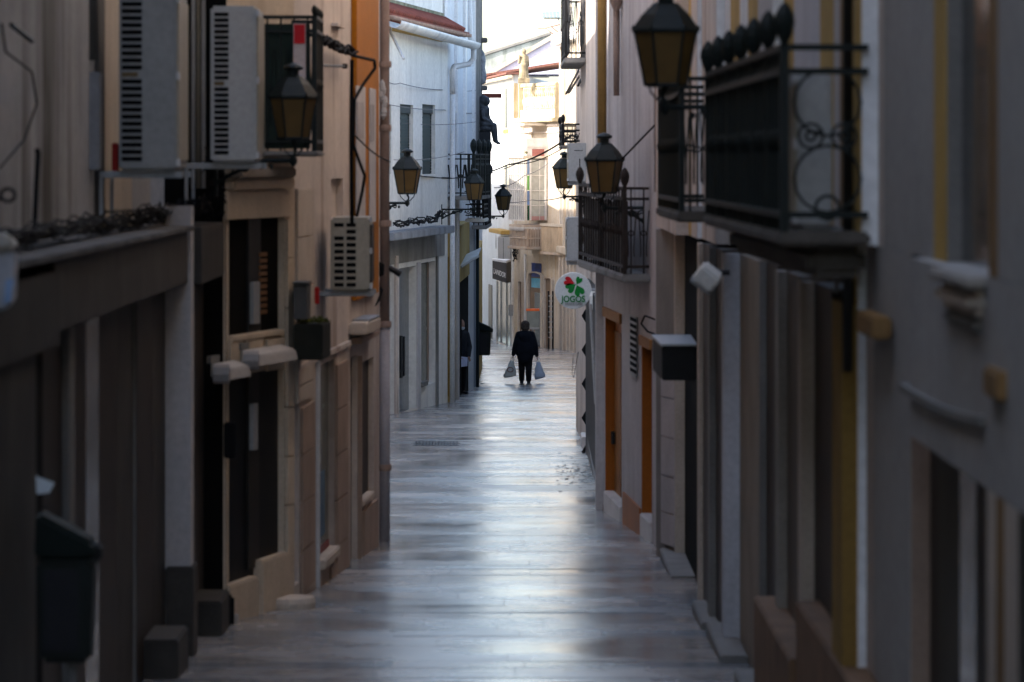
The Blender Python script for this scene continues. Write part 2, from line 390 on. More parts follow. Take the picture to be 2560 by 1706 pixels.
for (a, b, y0, x0, x1) in ((0, 0, 23.4, -2.3, -2.035), (0, 0, 26.3, -2.25, -1.99)):
    MB().box(x0, x1, y0, y0 + .75, G(y0 + .8) - .1, G(y0) + .24).build('step', darkstone, L1, bevel=.012)
turtle(L1, -700, -2.5, [('S', 235, 'wall', greyplast), ('R', .04), ('S', 262, 'wall', darkstone), ('S', 330, 'wall', cream), ('S', 391, 'wall', greyplast), ('E', 482, 'pilaster', lilac)], FZ1 - .1, TALL - .01)
MB().tube([(-2.50, 22.75, FZ1 + 1.05), (-2.50, 22.75, FZ1 + 3)], .045, 8).build('downpipe', M('grey_pipe', (.13, .125, .12), .5), L1, smooth=True)
MB().box(-2.52, -2.44, 22.7, 22.85, FZ1 + .4, FZ1 + .98).build('cable_cover', M('grey_pvc', (.22, .22, .23), .5), L1, bevel=.006)
for q, dx in enumerate((0, .035, .07)):
    MB().tube([(-2.24 + dx, 27.0, ZC - .2), (-2.24 + dx, 27.0, TALL - .5)], .016, 6).build('conduit', pipewhite if q != 1 else acbeige, L1, smooth=True)

# ------------------------------------------------------------------ left 2: beige stone house with black door
A2, B2, C2 = XY(566, 27.4), XY(735, 29.0), XY(948, 36.0)
w2 = Wall(A2, B2); w3 = Wall(B2, C2)
L2 = thing('town_house', 'beige stone-clad house with black window and black door opening above steps on the left', 'house', (A2[0], A2[1], G(28)))
nb = w2.n * -.45
ob = [w2.hole(572, 711, 545, 838), w2.hole(572, 711, 930, 1452)]
w2.holed(L2, 'wall', cream, 0, w2.len, G(29) - .2, ZC + 1.9, ob, .06)
w2.boxs(L2, 'wall', M('cream_render', (.58, .47, .30), .8, .1, 1.5, .5), 0, w2.len, ZC + 1.904, TOP, -.3, 0)
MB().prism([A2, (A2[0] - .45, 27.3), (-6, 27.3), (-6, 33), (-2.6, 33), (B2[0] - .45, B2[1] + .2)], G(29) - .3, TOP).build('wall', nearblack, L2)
panel(L2, 'jamb', cream, (A2[0] - .12, A2[1] - .005), (A2[0] - .004, A2[1] - .005), 'g', ZC - .4, .05)
w2.box(L2, 'cornice', M('soot_stained_stone', (.34, .28, .22), .8, .2, 3, .8), 558, 742, 418, 446, .002, .14, bevel=.015)
w2.box(L2, 'cornice', cream, 562, 738, 446, 474, .002, .08, bevel=.01)
w2.box(L2, 'lintel', cream, 560, 736, 476, 546, .002, .03, bevel=.005)
zz = [1390, 1262, 1140, 1018, 895, 770, 645, 548]
for a, b in zip(zz[1:], zz): w2.box(L2, 'stone_panel', cream, 712.5, 736, a + 1.5, b - 1.5, .002, .026, bevel=.004)
for a, b in ((570, 606), (608, 660), (662, 711)): w2.box(L2, 'stone_panel', cream, a, b, 846, 925, .002, .026, bevel=.004)
wf = w2.box(L2, 'window', nearblack, 574, 711, 548, 836, -.06, -.05)
w2.box(L2, 'mullion', M('dark_grey_frame', (.035, .034, .033), .4), 622, 652, 548, 836, -.049, -.03, parent=wf)
for k in range(10): w2.box(L2, 'slat', M('orange_lit_slat', (.20, .10, .045), .5), 650, 668, 632 + k * 16, 641 + k * 16, -.048, -.02, parent=wf)  # black louvers; the orange light on them is put into the colour
w2.box(L2, 'letter_box', acgrey, 634, 650, 705, 810, -.03, .0, parent=wf, bevel=.004)
dd = w2.box(L2, 'door', blackish, 574, 711, 925, 'g', -.06, -.05)
w2.box(L2, 'door_post', M('dark_bronze', (.03, .026, .022), .4), 622, 648, 930, 1420, -.049, -.03, parent=dd)
w2.box(L2, 'handle', acgrey, 633, 645, 1010, 1125, -.029, .0, parent=dd)
w2.box(L2, 'sill', cream, 572, 711, 832, 846, -.04, .035, bevel=.006)
# steps: a low block in front of the door and a taller one beside it
w2.box(L2, 'step', cream, 566, 646, 1452, 'g', -.05, .03, bevel=.012)
w2.box(L2, 'step', cream, 648, 726, 1390, 'g', -.05, .028, bevel=.012)
w2.box(L2, 'step', beige, 566, 600, 1535, 'g', .032, .12, bevel=.01)
w2.box(L2, 'downpipe_shoe', blackish, 549, 566, 1488, 1582, .0, .1, bevel=.02)
w2.box(L2, 'letter_box', blackish, 558, 590, 1056, 1146, .03, .12, bevel=.01)

# ------------------------------------------------------------------ left 3: orange-trimmed pinkish house
L3 = thing('town_house', 'pinkish house with an orange painted pilaster and small shop windows on the left', 'house', (B2[0], B2[1], G(30)))
ho = [w3.hole(798, 836, 905, 1398), w3.hole(902, 934, 900, 1246), w3.hole(876, 893, 890, 1420), w3.hole(828, 858, 447, 545), w3.hole(737, 747, 925, 1460)]
w3.holed(L3, 'wall', pinkish, .004, w3.len, G(36) - .2, TOP - .5, ho, .07)
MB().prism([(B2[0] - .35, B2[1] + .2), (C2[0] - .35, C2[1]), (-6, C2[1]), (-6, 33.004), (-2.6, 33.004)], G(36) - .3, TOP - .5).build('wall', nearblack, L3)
w3.box(L3, 'niche_back', pinkish, 827, 859, 444, 548, -.07, -.06)
sw = w3.box(L3, 'window', glassgreen, 797, 837, 900, 1402, -.07, -.05)
w3.box(L3, 'poster', M('blue_print', (.06, .14, .22), .4), 798, 812, 1180, 1340, -.049, -.042, parent=sw)
w3.box(L3, 'poster', M('dark_red_print', (.25, .045, .05), .4), 798, 837, 1352, 1400, -.049, -.044, parent=sw)
w3.box(L3, 'frame', pipewhite, 790, 796, 870, 1470, .002, .03)
w3.box(L3, 'sill', beige, 795, 852, 1382, 1406, -.04, .06, bevel=.01)
s2 = w3.box(L3, 'window', browndark, 901, 935, 896, 1250, -.07, -.05)
w3.box(L3, 'sill', beige, 899, 937, 1240, 1254, -.04, .04, bevel=.008)
w3.box(L3, 'door', M('dark_olive_door', (.05, .045, .032), .4), 875, 894, 890, 'g', -.07, -.05)
w3.box(L3, 'door_frame', pinkstone, 894, 900, 890, 'g', .002, .04)
w3.box(L3, 'window', glassgreen, 736, 748, 925, 1340, -.07, -.05); w3.box(L3, 'panel', M('dark_red_paint', (.22, .04, .04), .5), 736, 748, 1342, 'g', -.07, -.05)
for xa, xb, y0, y1, st, mt in ((750, 788, 1010, 1470, 118, pinkstone), (838, 872, 905, 1460, 112, pinkstone), (738, 786, 470, 1000, 122, beige)):
    yq = y0
    while yq < y1 - 20:
        w3.box(L3, 'stone_panel', mt, xa, xb, yq + 1.2, min(yq + st, y1) - 1.2, .002, .024, bevel=.004); yq += st
for k in range(3): w3.box(L3, 'stone_panel', pinkstone, 797 + k * 26, 822 + k * 26, 1410, 1468, .002, .02, bevel=.004)
w3.box(L3, 'plinth', pinkstone, 904, 946, 1262, 'g', .002, .03, bevel=.006)
# oval doorstep
a = w3.s_at(752, .1); mb = MB(); c = w3.pt(a + .05, .02, 0)
mb.lathe((c.x, c.y, 0), [(.17, G(c.y) - .1), (.185, G(c.y) + .05), (.175, G(c.y) + .085)], 20); mb.build('step', beige, L3, smooth=False)
# orange pilaster with pale panels
w3.box(L3, 'pilaster', orange, 878, 947, -420, 742, .002, .05, bevel=.008)
for xa, xb, y0, y1 in ((889, 914, 216, 700), (922, 940, 222, 556)):
    f = w3.box(L3, 'panel', lilac, xa, xb, y0, y1, .052, .062, bevel=.004)
    w3.box(L3, 'recess', M('panel_plate_grey', (.40, .37, .36), .8), xa + 4, xb - 4, y0 + 40, y0 + 130, .063, .068, parent=f)  # darker grey plate standing slightly proud of the panel
w3.box(L3, 'ledge', pinkish, 828, 864, 60, 69, .002, .06); w3.box(L3, 'string_course', pinkish, 742, 878, 880, 893, .002, .03)
# little canopy of stone over the corner shop, bright on top
w3.box(L3, 'canopy', beige, 872, 952, 800, 830, .002, .16, bevel=.012)
w3.box(L3, 'canopy_trim', pinkstone, 876, 950, 832, 850, .002, .10, bevel=.012)
w3.box(L3, 'flashing', M('bare_zinc', (.34, .35, .36), .4, .05, 3, metal=.7), 880, 950, 793, 799, .0, .15)
MB().prism([(-2.9, 39.45), (-8, 39.45), (-8, 69.9), (-3.6, 69.9)], G(70) - .3, ZC + 5.2).build('unseen_sun_screen', white, L3)  # unseen house row added to keep sun off the mid street
# corner pipe and plaster corner
cx, cy = C2
MB().prism([(cx - .03, cy + .01), (cx - .03, cy + 3.4), (cx - 2, cy + 3.4), (cx - 2, cy + .01)], G(39) - .3, TOP - .5).build('corner_wall', lilac, L3)
pz = [(cx + .045, cy + .2, G(cy) - .1), (cx + .045, cy + .2, ZC - 1.55)]
MB().tube(pz, .052, 10).build('downpipe', M('lilac_grey_pipe', (.38, .36, .38), .5, .08, 3, .4), L3, smooth=True)
MB().tube([(cx + .045, cy + .2, ZC - 1.549), (cx + .045, cy + .2, TOP - .6)], .048, 10).build('downpipe', pipebrown, L3, smooth=True)
for z in (-2.9, -1.55, -.6, .3, .9): MB().lathe((cx + .045, cy + .2, ZC + z), [(.062, -.03), (.065, -.01), (.065, .01), (.062, .03)], 12).build('pipe_clip', pipebrown, L3)
# dark box planter and grey box on the wall
pl = thing('wall_planter', 'dark mossy box planter fixed between the black door and the small air conditioner', 'planter', w3.P(780, 895, .2))
w3.box(pl, 'box', M('dark_green_box', (.022, .022, .016), .7, .2, 6), 733, 827, 806, 896, .03, .25, bevel=.01)
mb = MB()
for k in range(160):
    s = random.uniform(w3.s_at(733, .03), w3.s_at(827, .25)); p = w3.pt(s, random.uniform(.05, .25), w3.z_at(806, s, .2) + random.uniform(-.01, .02)); q = .012 + .02 * random.random()
    d1 = Vector((random.uniform(-1, 1), random.uniform(-1, 1), random.uniform(-.2, 1))).normalized() * q; d2 = Vector((random.uniform(-1, 1), random.uniform(-1, 1), random.uniform(0, 1))).normalized() * q
    mb.add([p, p + d1, p + d1 + d2, p + d2], [(0, 1, 2, 3)])
mb.build('moss', M('moss_green', (.07, .075, .015), .9, .2, 8), pl, kind='stuff')
bxm = thing('meter_box', 'grey meter box on the wall above the mossy planter', 'meter box', w3.P(755, 800, .1))
w3.box(bxm, 'box', M('grey_box', (.10, .095, .09), .6, .1, 4, .3), 733, 777, 708, 798, .03, .13, bevel=.008); w3.box(bxm, 'lid', M('grey_box', (.1, .1, .1)), 731, 779, 704, 709, .028, .14)

# broken patch of small dark cobbles on the right, mid street
mb = MB()
for k in range(130):
    px, py = random.uniform(1392, 1482), random.gauss(1182, 17); Yc = 22752 / (py - 726.); x, y = XY(px, Yc); q = random.uniform(.010, .028); z = G(y) + random.uniform(.002, .008)
    mb.hexa([(x - q, y - q, z - .03), (x + q, y - q, z - .03), (x + q, y + q, z - .03), (x - q, y + q, z - .03)], [(x - q * .8, y - q * .7, z), (x + q * .7, y - q * .8, z), (x + q * .8, y + q * .7, z), (x - q * .7, y + q * .8, z)])
mb.build('cobble_patch', M('dark_cobble', (.09, .085, .08), .4, .3, 12), pavement, kind='stuff')
# ------------------------------------------------------------------ left 4: white house standing back, tiled eave
w4 = Wall(XY(968, 72.7), XY(1119, 80.9)); A4 = w4.pt(-2.6, 0, 0)
L4 = thing('town_house', 'white rendered house with a red tiled eave and two green shuttered windows', 'house', (-1.9, 77, G(77)))
ho = [w4.hole(1000, 1033, 262, 436), w4.hole(1056, 1088, 262, 436), w4.hole(966, 978, 262, 436), w4.hole(998, 1040, 668, 1034), w4.hole(1053, 1088, 655, 962), w4.hole(958, 985, 680, 1045)]
s0 = w4.s_at(930); s1 = w4.len; zt = w4.z_at(78, w4.s_at(1050))
w4.holed(L4, 'wall', white, s0, s1, G(82) - .2, zt, ho, .16)
MB().prism([w4.pt(s0, -.5, 0).xy, w4.pt(s1 - .1, -.5, 0).xy, (-8, 86), (-8, 70)], G(82) - .3, zt).build('wall', nearblack, L4)
w4.box(L4, 'frieze', ochre, 940, 1109, 72, 88, .002, .05)
# set-back storey above the eave
MB().prism([w4.pt(s0, -.10, 0).xy, w4.pt(s1 - .05, -.10, 0).xy, (-8, 87), (-8, 70)], zt + .002, ZC + 7.2).build('wall', white, L4)
w4.boxs(L4, 'mossy_band', moss, s0, s1 - .1, zt + .38, zt + .50, -.098, -.06)
# eave: double row of clay tiles sloping to the street
rt = w4.boxs(L4, 'roof', tile, s0, s1 + .15, zt + .002, zt + .06, -.1, .22)
mb = MB(); n = 46
for k in range(n):
    s = s0 + (s1 + .25 - s0) * (k + .5) / n
    mb.tube([w4.pt(s, .34, zt + .15), w4.pt(s, -.1, zt + .40)], .055, 8)
tl = mb.build('roof_tiles', tile, L4, smooth=True, kind='stuff')
mb = MB()
for k in range(60):
    s = s0 + (s1 + .9 - s0) * (k + .5) / 60; mb.tube([w4.pt(s, .40, zt + .055), w4.pt(s, .1, zt + .075)], [.04, .04], 6)
mb.build('roof_tile_ends', M('pale_clay', (.46, .30, .22), .8, .2, 8), L4, kind='stuff')
w4.boxs(L4, 'tile_bed', tile, s0, s1 + .95, zt + .105, zt + .13, -.1, .34)
# half-round gutter and downpipe
def gutter(mb, pts, r):
    k = 8; k0 = len(mb.v)
    for p, n in pts:
        for j in range(k + 1):
            q = math.pi * j / k; mb.v.append(tuple(Vector(p) + n * (r * math.cos(q)) - Vector((0, 0, r * math.sin(q)))))
    for i in range(len(pts) - 1):
        for j in range(k): mb.f.append((k0 + i * (k + 1) + j, k0 + i * (k + 1) + j + 1, k0 + (i + 1) * (k + 1) + j + 1, k0 + (i + 1) * (k + 1) + j))
nn = Vector((w4.n.x, w4.n.y, 0)); mb = MB()
gutter(mb, [(w4.pt(s0 + (s1 + 1.15 - s0) * i / 8, .42, zt - .01 - .01 * i), nn) for i in range(9)], .13)
gu = mb.build('gutter', pipewhite, L4, smooth=True); sm = gu.modifiers.new('thick', 'SOLIDIFY'); sm.thickness = .012
e = w4.pt(s1 + 1.0, .42, zt - .2)
MB().tube([e, e + Vector((0, 0, -.22)), e + Vector((-.1, 0, -.34)), w4.pt(s1 + .12, .12, zt - .62), w4.pt(s1 + .02, .1, zt - .7), w4.pt(s1 + .02, .1, zt - 1.2)], .06, 8).build('downpipe', pipewhite, L4, smooth=True)
MB().tube([w4.pt(s1 + .02, .1, zt - 1.2), w4.pt(s1 + .02, .1, G(81))], .055, 8).build('downpipe', whiteclean, L4, smooth=True)
shut = M('grey_green_shutter', (.055, .085, .085), .5, .1, 3, .2)
for xa, xb in ((1000, 1033), (1056, 1088), (964, 978)):
    f = w4.box(L4, 'window', M('dark_green_frame', (.03, .045, .042), .4), xa, xb, 262, 436, -.16, -.10)
    w4.box(L4, 'shutter_box', M('grey_green_box', (.05, .065, .065), .5), xa + 1, xb - 1, 263, 284, -.098, -.05, parent=f)
    sa, sb, z0, z1 = w4.ext(xa + 1.5, xa + 20, 286, 434 if xa == 1000 else 405, -.08); mb = MB(); k = 20
    for i in range(k): w4.raw(mb, sa, sb, z0 + (z1 - z0) * i / k + .006, z0 + (z1 - z0) * (i + 1) / k - .004, -.096, -.078 - .012 * (i % 2))
    mb.build('shutter', shut, f)
    sa, sb, z0, z1 = w4.ext(xa + 22, xb - 1, 286, 434, -.08); mb = MB()
    for i in range(k): w4.raw(mb, sa, sb, z0 + (z1 - z0) * i / k + .006, z0 + (z1 - z0) * (i + 1) / k - .004, -.096, -.08)
    mb.build('shutter', M('dark_green_shutter', (.02, .035, .035), .5), f)
w4.box(L4, 'sill', white, 1052, 1094, 436, 441, -.06, .06)
w4.box(L4, 'canopy', M('lead_grey_ledge', (.26, .28, .31), .8, .12, 3, .5), 930, 1137, 573, 592, .002, .42, bevel=.015)
w4.box(L4, 'frieze', concrete, 930, 1112, 594, 654, .002, .02)
d = w4.box(L4, 'door', glassblue, 998, 1040, 668, 1030, -.16, -.145)
w4.box(L4, 'door_panel', M('pale_wood_frame', (.28, .25, .2), .5), 1024, 1040, 690, 1026, -.144, -.13, parent=d)
w4.box(L4, 'handle', blackish, 1003, 1007, 840, 945, -.144, -.10, parent=d); w4.box(L4, 'handle', blackish, 1010, 1013, 842, 940, -.144, -.10, parent=d)
w4.box(L4, 'window', glassgreen, 1053, 1088, 655, 962, -.16, -.15); w4.box(L4, 'frame', pinkstone, 1070, 1088, 657, 960, -.149, -.13)
w4.box(L4, 'sill', greystone, 1050, 1071, 954, 966, -.14, .06, bevel=.01)
w4.box(L4, 'window', M('pale_pink_panel', (.3, .26, .24), .5), 958, 985, 680, 1043, -.16, -.13)
w4.box(L4, 'pilaster', pinkish, 985, 997, 640, 'g', .002, .05, bevel=.006); w4.box(L4, 'pilaster', lilac, 1041, 1052, 656, 'g', .002, .03); w4.box(L4, 'pilaster', concrete, 1089, 1097, 640, 'g', .002, .04)
w4.box(L4, 'step', beige, 994, 1044, 1030, 'g', -.05, .1, bevel=.01)
w4.box(L4, 'awning_arm', M('aluminium', (.6, .6, .6), .4), 971, 973, 70, 80, .0, .06)
MB().tube([w4.P(972, 72, .1), w4.P(1009, 148, .55)], .03, 6).build('awning_arm', pipewhite, L4)

# ------------------------------------------------------------------ left 5: white house further down, tinted blue as in shade
def P2(px, Y): return Vector(XY(px, Y))
L5 = thing('town_house', 'white house tinted shade-blue with ochre trim beyond the white one, iron balconies on its front', 'house', (-1.1, 90, G(90)))
Z = lambda py, Y: ZC - (py - H) / F * Y
U0, U1 = ZC - 1.0, ZC + 7.8
up = [(1112, 81.2, 1119, 81.3, whiteclean), (1119, 81.304, 1137, 83, blueish), (1137, 83.004, 1145, 85.5, lilac), (1145, 85.504, 1158, 88, blueish), (1158, 88.004, 1168, 90.5, white), (1168, 90.504, 1180, 93, blueish), (1180, 93.004, 1190, 96, lilac)]
for a, ya, b, y_b, mt in up: panel(L5, 'wall', mt, P2(a, ya), P2(b, y_b), U0, U1, .4)
for a, ya in ((1137, 82.9), (1158, 87.9), (1180, 92.9)): MB().box(XY(a, ya)[0] - .1, XY(a, ya)[0] + .06, ya - .05, ya + .3, U0, U1 - .1).build('pilaster', whiteclean, L5)
MB().tube([Vector((*P2(1171, 91), ZC + 4.0)), Vector((*P2(1176, 91), ZC + 2.9)), Vector((*P2(1176, 91), ZC + 2.75))], .07, 8).build('downpipe', pipewhite, L5, smooth=True)
MB().prism([P2(1112, 81.4) + Vector((-.3, .4)), P2(1149, 84) + Vector((-.4, .8)), P2(1190, 97) + Vector((-.45, 0)), P2(1206, 125), P2(1206, 128), (-9, 128), (-9, 87.1), (-2, 84)], G(126) - .3, ZC + 7.8).build('wall', blueish, L5)
# carved dark end wall seen above the statue
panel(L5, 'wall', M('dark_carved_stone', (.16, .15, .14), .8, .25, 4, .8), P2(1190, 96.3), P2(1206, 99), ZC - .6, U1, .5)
mb = MB(); x0, y0 = P2(1205, 98.6)
mb.lathe((x0, y0, 0), [(.02, Z(212, 98.6)), (.10, Z(208, 98.6)), (.12, Z(190, 98.6)), (.08, Z(170, 98.6)), (.10, Z(150, 98.6)), (.06, Z(132, 98.6)), (.02, Z(126, 98.6))], 10); mb.build('urn', M('grey_carving', (.28, .28, .30), .7, .25, 10, .5), L5, smooth=True)
for py in (95, 215, 330): MB().box(x0 - .25, x0 + .14, y0 - .15, y0 + .3, Z(py + 12, 98.6), Z(py, 98.6)).build('cornice', M('dark_carved_stone', (.16, .15, .14)), L5, bevel=.02)
MB().box(x0 - .1, x0 + .5, y0 + .4, y0 + 1.2, Z(246, 100), Z(236, 100)).build('tile_eave', tile, L5)
fl = [(1119, 81.3, 1136, 82.6, ochre, 575), (1136, 82.604, 1149, 83.4, lilac, 500), (1149, 86.6, 1174, 91, nearblack, 690), (1174, 90.4, 1184, 92.2, blueish, 560), (1184, 93, 1193, 96.4, M('slate_blue_paint', (.20, .24, .29), .6), 560), (1193, 97, 1198, 98, blackish, 560), (1197, 99, 1206, 118, ochre, 640)]
for a, ya, b, y_b, mt, top in fl: panel(L5, 'pilaster' if mt is not nearblack else 'doorway', mt, P2(a, ya), P2(b, y_b), 'g', Z(top, ya), .35)
panel(L5, 'panel', M('dark_ochre_paint', (.36, .22, .05), .7, .1, 2, .4), P2(1122, 81.2), P2(1132, 81.9), Z(985, 82), Z(640, 82), .04)
panel(L5, 'lintel', M('yellow_ochre_panel', (.45, .33, .12), .7, .1, 2, .4), P2(1150, 84.2), P2(1174, 90.2), Z(700, 86), Z(560, 86), .35)
panel(L5, 'wall', lilac, P2(1112, 81.05), P2(1119, 81.15), 'g', U0 - .004, .35)
MB().tube([Vector((*P2(1141, 82.6), ZC + 1)), Vector((*P2(1141, 82.6), G(82)))], .045, 8).build('downpipe', pipewhite, L5, smooth=True)
MB().tube([Vector((*P2(1194, 94), ZC - 1)), Vector((*P2(1194, 94), G(94)))], .04, 8).build('downpipe', M('dark_teal_pipe', (.02, .035, .04), .4), L5, smooth=True)
aw = thing('shop_awning', 'small pale metal awning over the doorway where the man stands', 'awning', (-1.05, 87, Z(640, 87)))
p0, p1 = P2(1152, 85.3), P2(1200, 90.5); q0, q1 = Vector((*p0, Z(632, 86))), Vector((*p1, Z(600, 89)))
a, b, c, d = W(1153, 640, 85.0), W(1156, 652, 84.4), W(1200, 628, 88.5), W(1203, 622, 89.5); dn = Vector((0, 0, .03))
MB().hexa([W(1150, 668, 84.4), W(1196, 640, 87.0), W(1203, 622, 89.0), W(1164, 640, 88)], [W(1150, 668, 84.4) + dn, W(1196, 640, 87.0) + dn, W(1203, 622, 89.0) + dn, W(1164, 640, 88) + dn]).build('sheet', M('pale_awning_metal', (.6, .64, .66), .35), aw)
MB().tube([W(1152, 668, 84.45), W(1196, 641, 87.0)], .03, 6).build('edge_bar', acwhite, aw)
# far part of the left row, closing the street before the bend
MB().prism([(-1.3, 128.004), (-9, 128.004), (-9, 131), (-1.6, 131)], G(131) - .3, ZC + 6).build('end_wall', white, L5)
# unseen house added round the bend to shade the lower far fronts
MB().prism([(-1.65, 131.004), (-6.2, 180), (-13, 180), (-13, 131.004)], G(165) - .3, ZC + 2.4).build('unseen_shade_house', white, L5)
# ------------------------------------------------------------------ right 1: near white house with ochre trim
R1 = thing('town_house', 'white house with ochre window surround and arched doorway at the right edge', 'house', (1.5, 13, G(13)))
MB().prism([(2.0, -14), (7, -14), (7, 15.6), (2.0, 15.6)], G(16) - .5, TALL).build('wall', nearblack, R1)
ZS = ZC - .36; lav = M('grey_white_wall', (.36, .345, .325), .85, .07, 1.2, .4, (.3, .27, .25), .2)
turtle(R1, 3700, 1.47, [('S', 2495, 'wall', lav), ('S', 2472, 'window_frame', M('brown_ochre', (.26, .15, .06), .7)), ('R', .12), ('S', 2405, 'window', glass), ('E', 2365, 'jamb', greystone), ('S', 2335, 'window_frame', ochre),
    ('S', 2210, 'wall', lav), ('S', 2196, 'moulding', pinkish), ('E', 2152, 'pilaster', whiteclean), ('S', 2128, 'pilaster', ochre)], ZS, TALL - .01)
ZB = ZS - .002
x = turtle(R1, 3700, 1.47, [('S', 2546, 'door', browndark), ('S', 2511, 'door_frame', beige), ('S', 2490, 'door_frame', M('brown_ochre', (.26, .15, .06))), ('S', 2467, 'door_frame', beige), ('R', .14), ('S', 2440, 'door', browndark), ('S', 2400, 'door_pane', glassblue),
    ('S', 2345, 'door', M('dark_olive_wood', (.065, .06, .045), .5)), ('S', 2325, 'door', browndark), ('E', 2275, 'jamb', pinkstone)], 'g', ZC - 1.02)
turtle(R1, 2275, x, [('S', 2185, 'wall', lav), ('S', 2166, 'moulding', pinkish), ('E', 2142, 'pilaster', whiteclean), ('S', 2112, 'pilaster', ochre)], 'g', ZB)
x2 = turtle(R1, 3700, 1.47, [('S', 2275, 'wall', lav)], ZC - 1.018, ZB)
# arched stone head over the doorway
mb = MB(); pts = []
for i in range(11):
    t = i / 10; px = 2465 - 205 * t; py = 1042 - 85 * t + 14 * math.sin(math.pi * t); pts.append((px, py))
for (a, ya), (b, y_b) in zip(pts, pts[1:]):
    Ya, Yb = 1.47 * F / (a - CX), 1.47 * F / (b - CX)
    mb.hexa([(1.45, Ya, Z(ya + 22, Ya)), (1.45, Yb, Z(y_b + 22, Yb)), (1.5, Yb, Z(y_b + 22, Yb)), (1.5, Ya, Z(ya + 22, Ya))], [(1.45, Ya, Z(ya, Ya)), (1.45, Yb, Z(y_b, Yb)), (1.5, Yb, Z(y_b, Yb)), (1.5, Ya, Z(ya, Ya))])
mb.build('arch', greystone, R1)
Yw = 1.43 * F / (2380 - CX)
MB().box(1.40, 1.52, 11.9, 13.0, ZC - .40, ZC - .365).build('sill', M('greige_plaster', (.34, .31, .275)), R1, bevel=.01)
MB().box(1.42, 1.52, 11.95, 12.95, ZC - .49, ZC - .402).build('apron', beige, R1, bevel=.03)
MB().box(1.445, 1.52, 12.0, 12.9, ZC - .55, ZC - .492).build('apron', greystone, R1, bevel=.02)
for ya, yb_ in ((11.4, 11.75), (15.35, 16.1)): MB().box(1.44, 1.52, ya, yb_, ZC - .72, ZC - .63).build('band', M('brown_ochre', (.26, .15, .06)), R1, bevel=.01)
# ------------------------------------------------------------------ right 2: house with the long iron balcony
R2 = thing('town_house', 'house with pale pilasters, dark shop doors and an ochre plinth on the right', 'house', (1.4, 22, G(22)))
MB().prism([(1.9, 15.7), (7, 15.7), (7, 36.5), (1.75, 36.5)], G(36) - .5, TALL).build('wall', nearblack, R2)
toks = [('S', 2080, 'pilaster', M('dull_ochre_paint', (.30, .185, .05), .75, .12, 2, .5, (.14, .08, .03), .15)), ('R', .10), ('S', 2036, 'door', browndark), ('E', 2002, 'pilaster', beige), ('R', .07), ('S', 1968, 'door', M('dark_brown_door', (.12, .095, .075), .5)), ('E', 1944, 'pilaster', M('greige_plaster', (.34, .31, .275), .8, .08, 2, .45, (.2, .16, .12), .2)), ('R', .07), ('S', 1916, 'door', browndark),
        ('E', 1898, 'pilaster', greystone), ('S', 1850, 'wall', M('taupe_render', (.30, .25, .20), .8, .1, 2, .4)), ('E', 1808, 'pilaster', M('lilac_white_paint', (.52, .52, .55), .7, .05, 2, .3)), ('R', .05), ('S', 1790, 'door', browndark), ('E', 1772, 'pilaster', greystone), ('R', .03), ('S', 1758, 'door', browndark), ('E', 1746, 'pilaster', beige),
        ('R', .12), ('S', 1712, 'doorway', nearblack), ('E', 1686, 'jamb', beige)]
xe = turtle(R2, 2105, 1.43, toks, 'g', ZC - .62)
Ye = xe * F / (1686 - CX)
# stone blocks facing the camera beside the black doorway
yq = [905, 1000, 1100, 1198, 1290, 1372]
for a, b in zip(yq, yq[1:]): panel(R2, 'stone_panel', M('pale_grey_stone', (.44, .42, .42), .6, .08, 3, .3), XY(1686, Ye + .05), XY(1652, Ye + .5), Z(b - 1.5, Ye), Z(a + 1.5, Ye), .2)
panel(R2, 'wall', pinkish, XY(1686, Ye + .02), XY(1638, Ye + 1.2), 'g', ZC - .55, .2, inset=.002) if 0 else None
panel(R2, 'wall', greystone, XY(1687, Ye + .14), XY(1640, Ye + .8), 'g', ZC - .62, .2)
panel(R2, 'pilaster', lilac, XY(1652, 35.2), XY(1634, 35.6), 'g', ZC - .3, .3)
MB().box(1.305, 1.6, 31.6, 33.9, G(34) - .1, G(32.5) + .05).build('step', greystone, R2, bevel=.01)
for ya, yb_, x0 in ((21.4, 23.0, 1.33), (24.4, 26.2, 1.325), (26.8, 28.2, 1.32)): MB().box(x0, 1.5, ya, yb_, G(yb_) - .1, G(ya) + .05).build('step', greystone, R2, bevel=.01)
MB().box(1.385, 1.7, 19.2, 22.0, G(22) - .1, ZC - (1490 - H) / F * 22).build('plinth', plinthbrown, R2, bevel=.01)
MB().box(1.415, 1.75, 15.8, 19.15, G(19) - .1, ZC - (1640 - H) / F * 17).build('plinth', plinthbrown, R2, bevel=.01)
# upper front of the same house: white wall with ochre stripes
ux = [('S', 2100, 'wall', M('brown_ochre', (.26, .15, .06))), ('S', 2085, 'pilaster', lilac), ('S', 2050, 'window_frame', ochre), ('R', .08), ('S', 1985, 'shutter', M('white_shutter', (.5, .5, .54), .6, .05, 2, .3)), ('S', 1960, 'window_frame', ochre), ('E', 1930, 'wall', whiteclean), ('S', 1895, 'wall', lilac), ('S', 1870, 'window_frame', ochre), ('S', 1850, 'wall', whiteclean), ('S', 1826, 'window_frame', ochre), ('S', 1812, 'wall', whiteclean), ('E', 1790, 'wall', whiteclean)]
xu = turtle(R2, 2118, 1.50, ux, ZC - .35, TALL - .01)
xu = turtle(R2, 1790, xu, [('S', 1755, 'wall', pinkish), ('E', 1742, 'pilaster', whiteclean), ('S', 1728, 'wall', pinkish), ('S', 1722, 'window_frame', ochre), ('E', 1690, 'pilaster', pinkish), ('S', 1640, 'wall', pinkish)], ZC - .60, TALL - .01)
MB().tube([(1.43, 16.30, TALL), (1.425, 16.30, ZC - .9)], .022, 8).build('downpipe', M('dark_pipe', (.03, .028, .026), .5), R2, smooth=True)

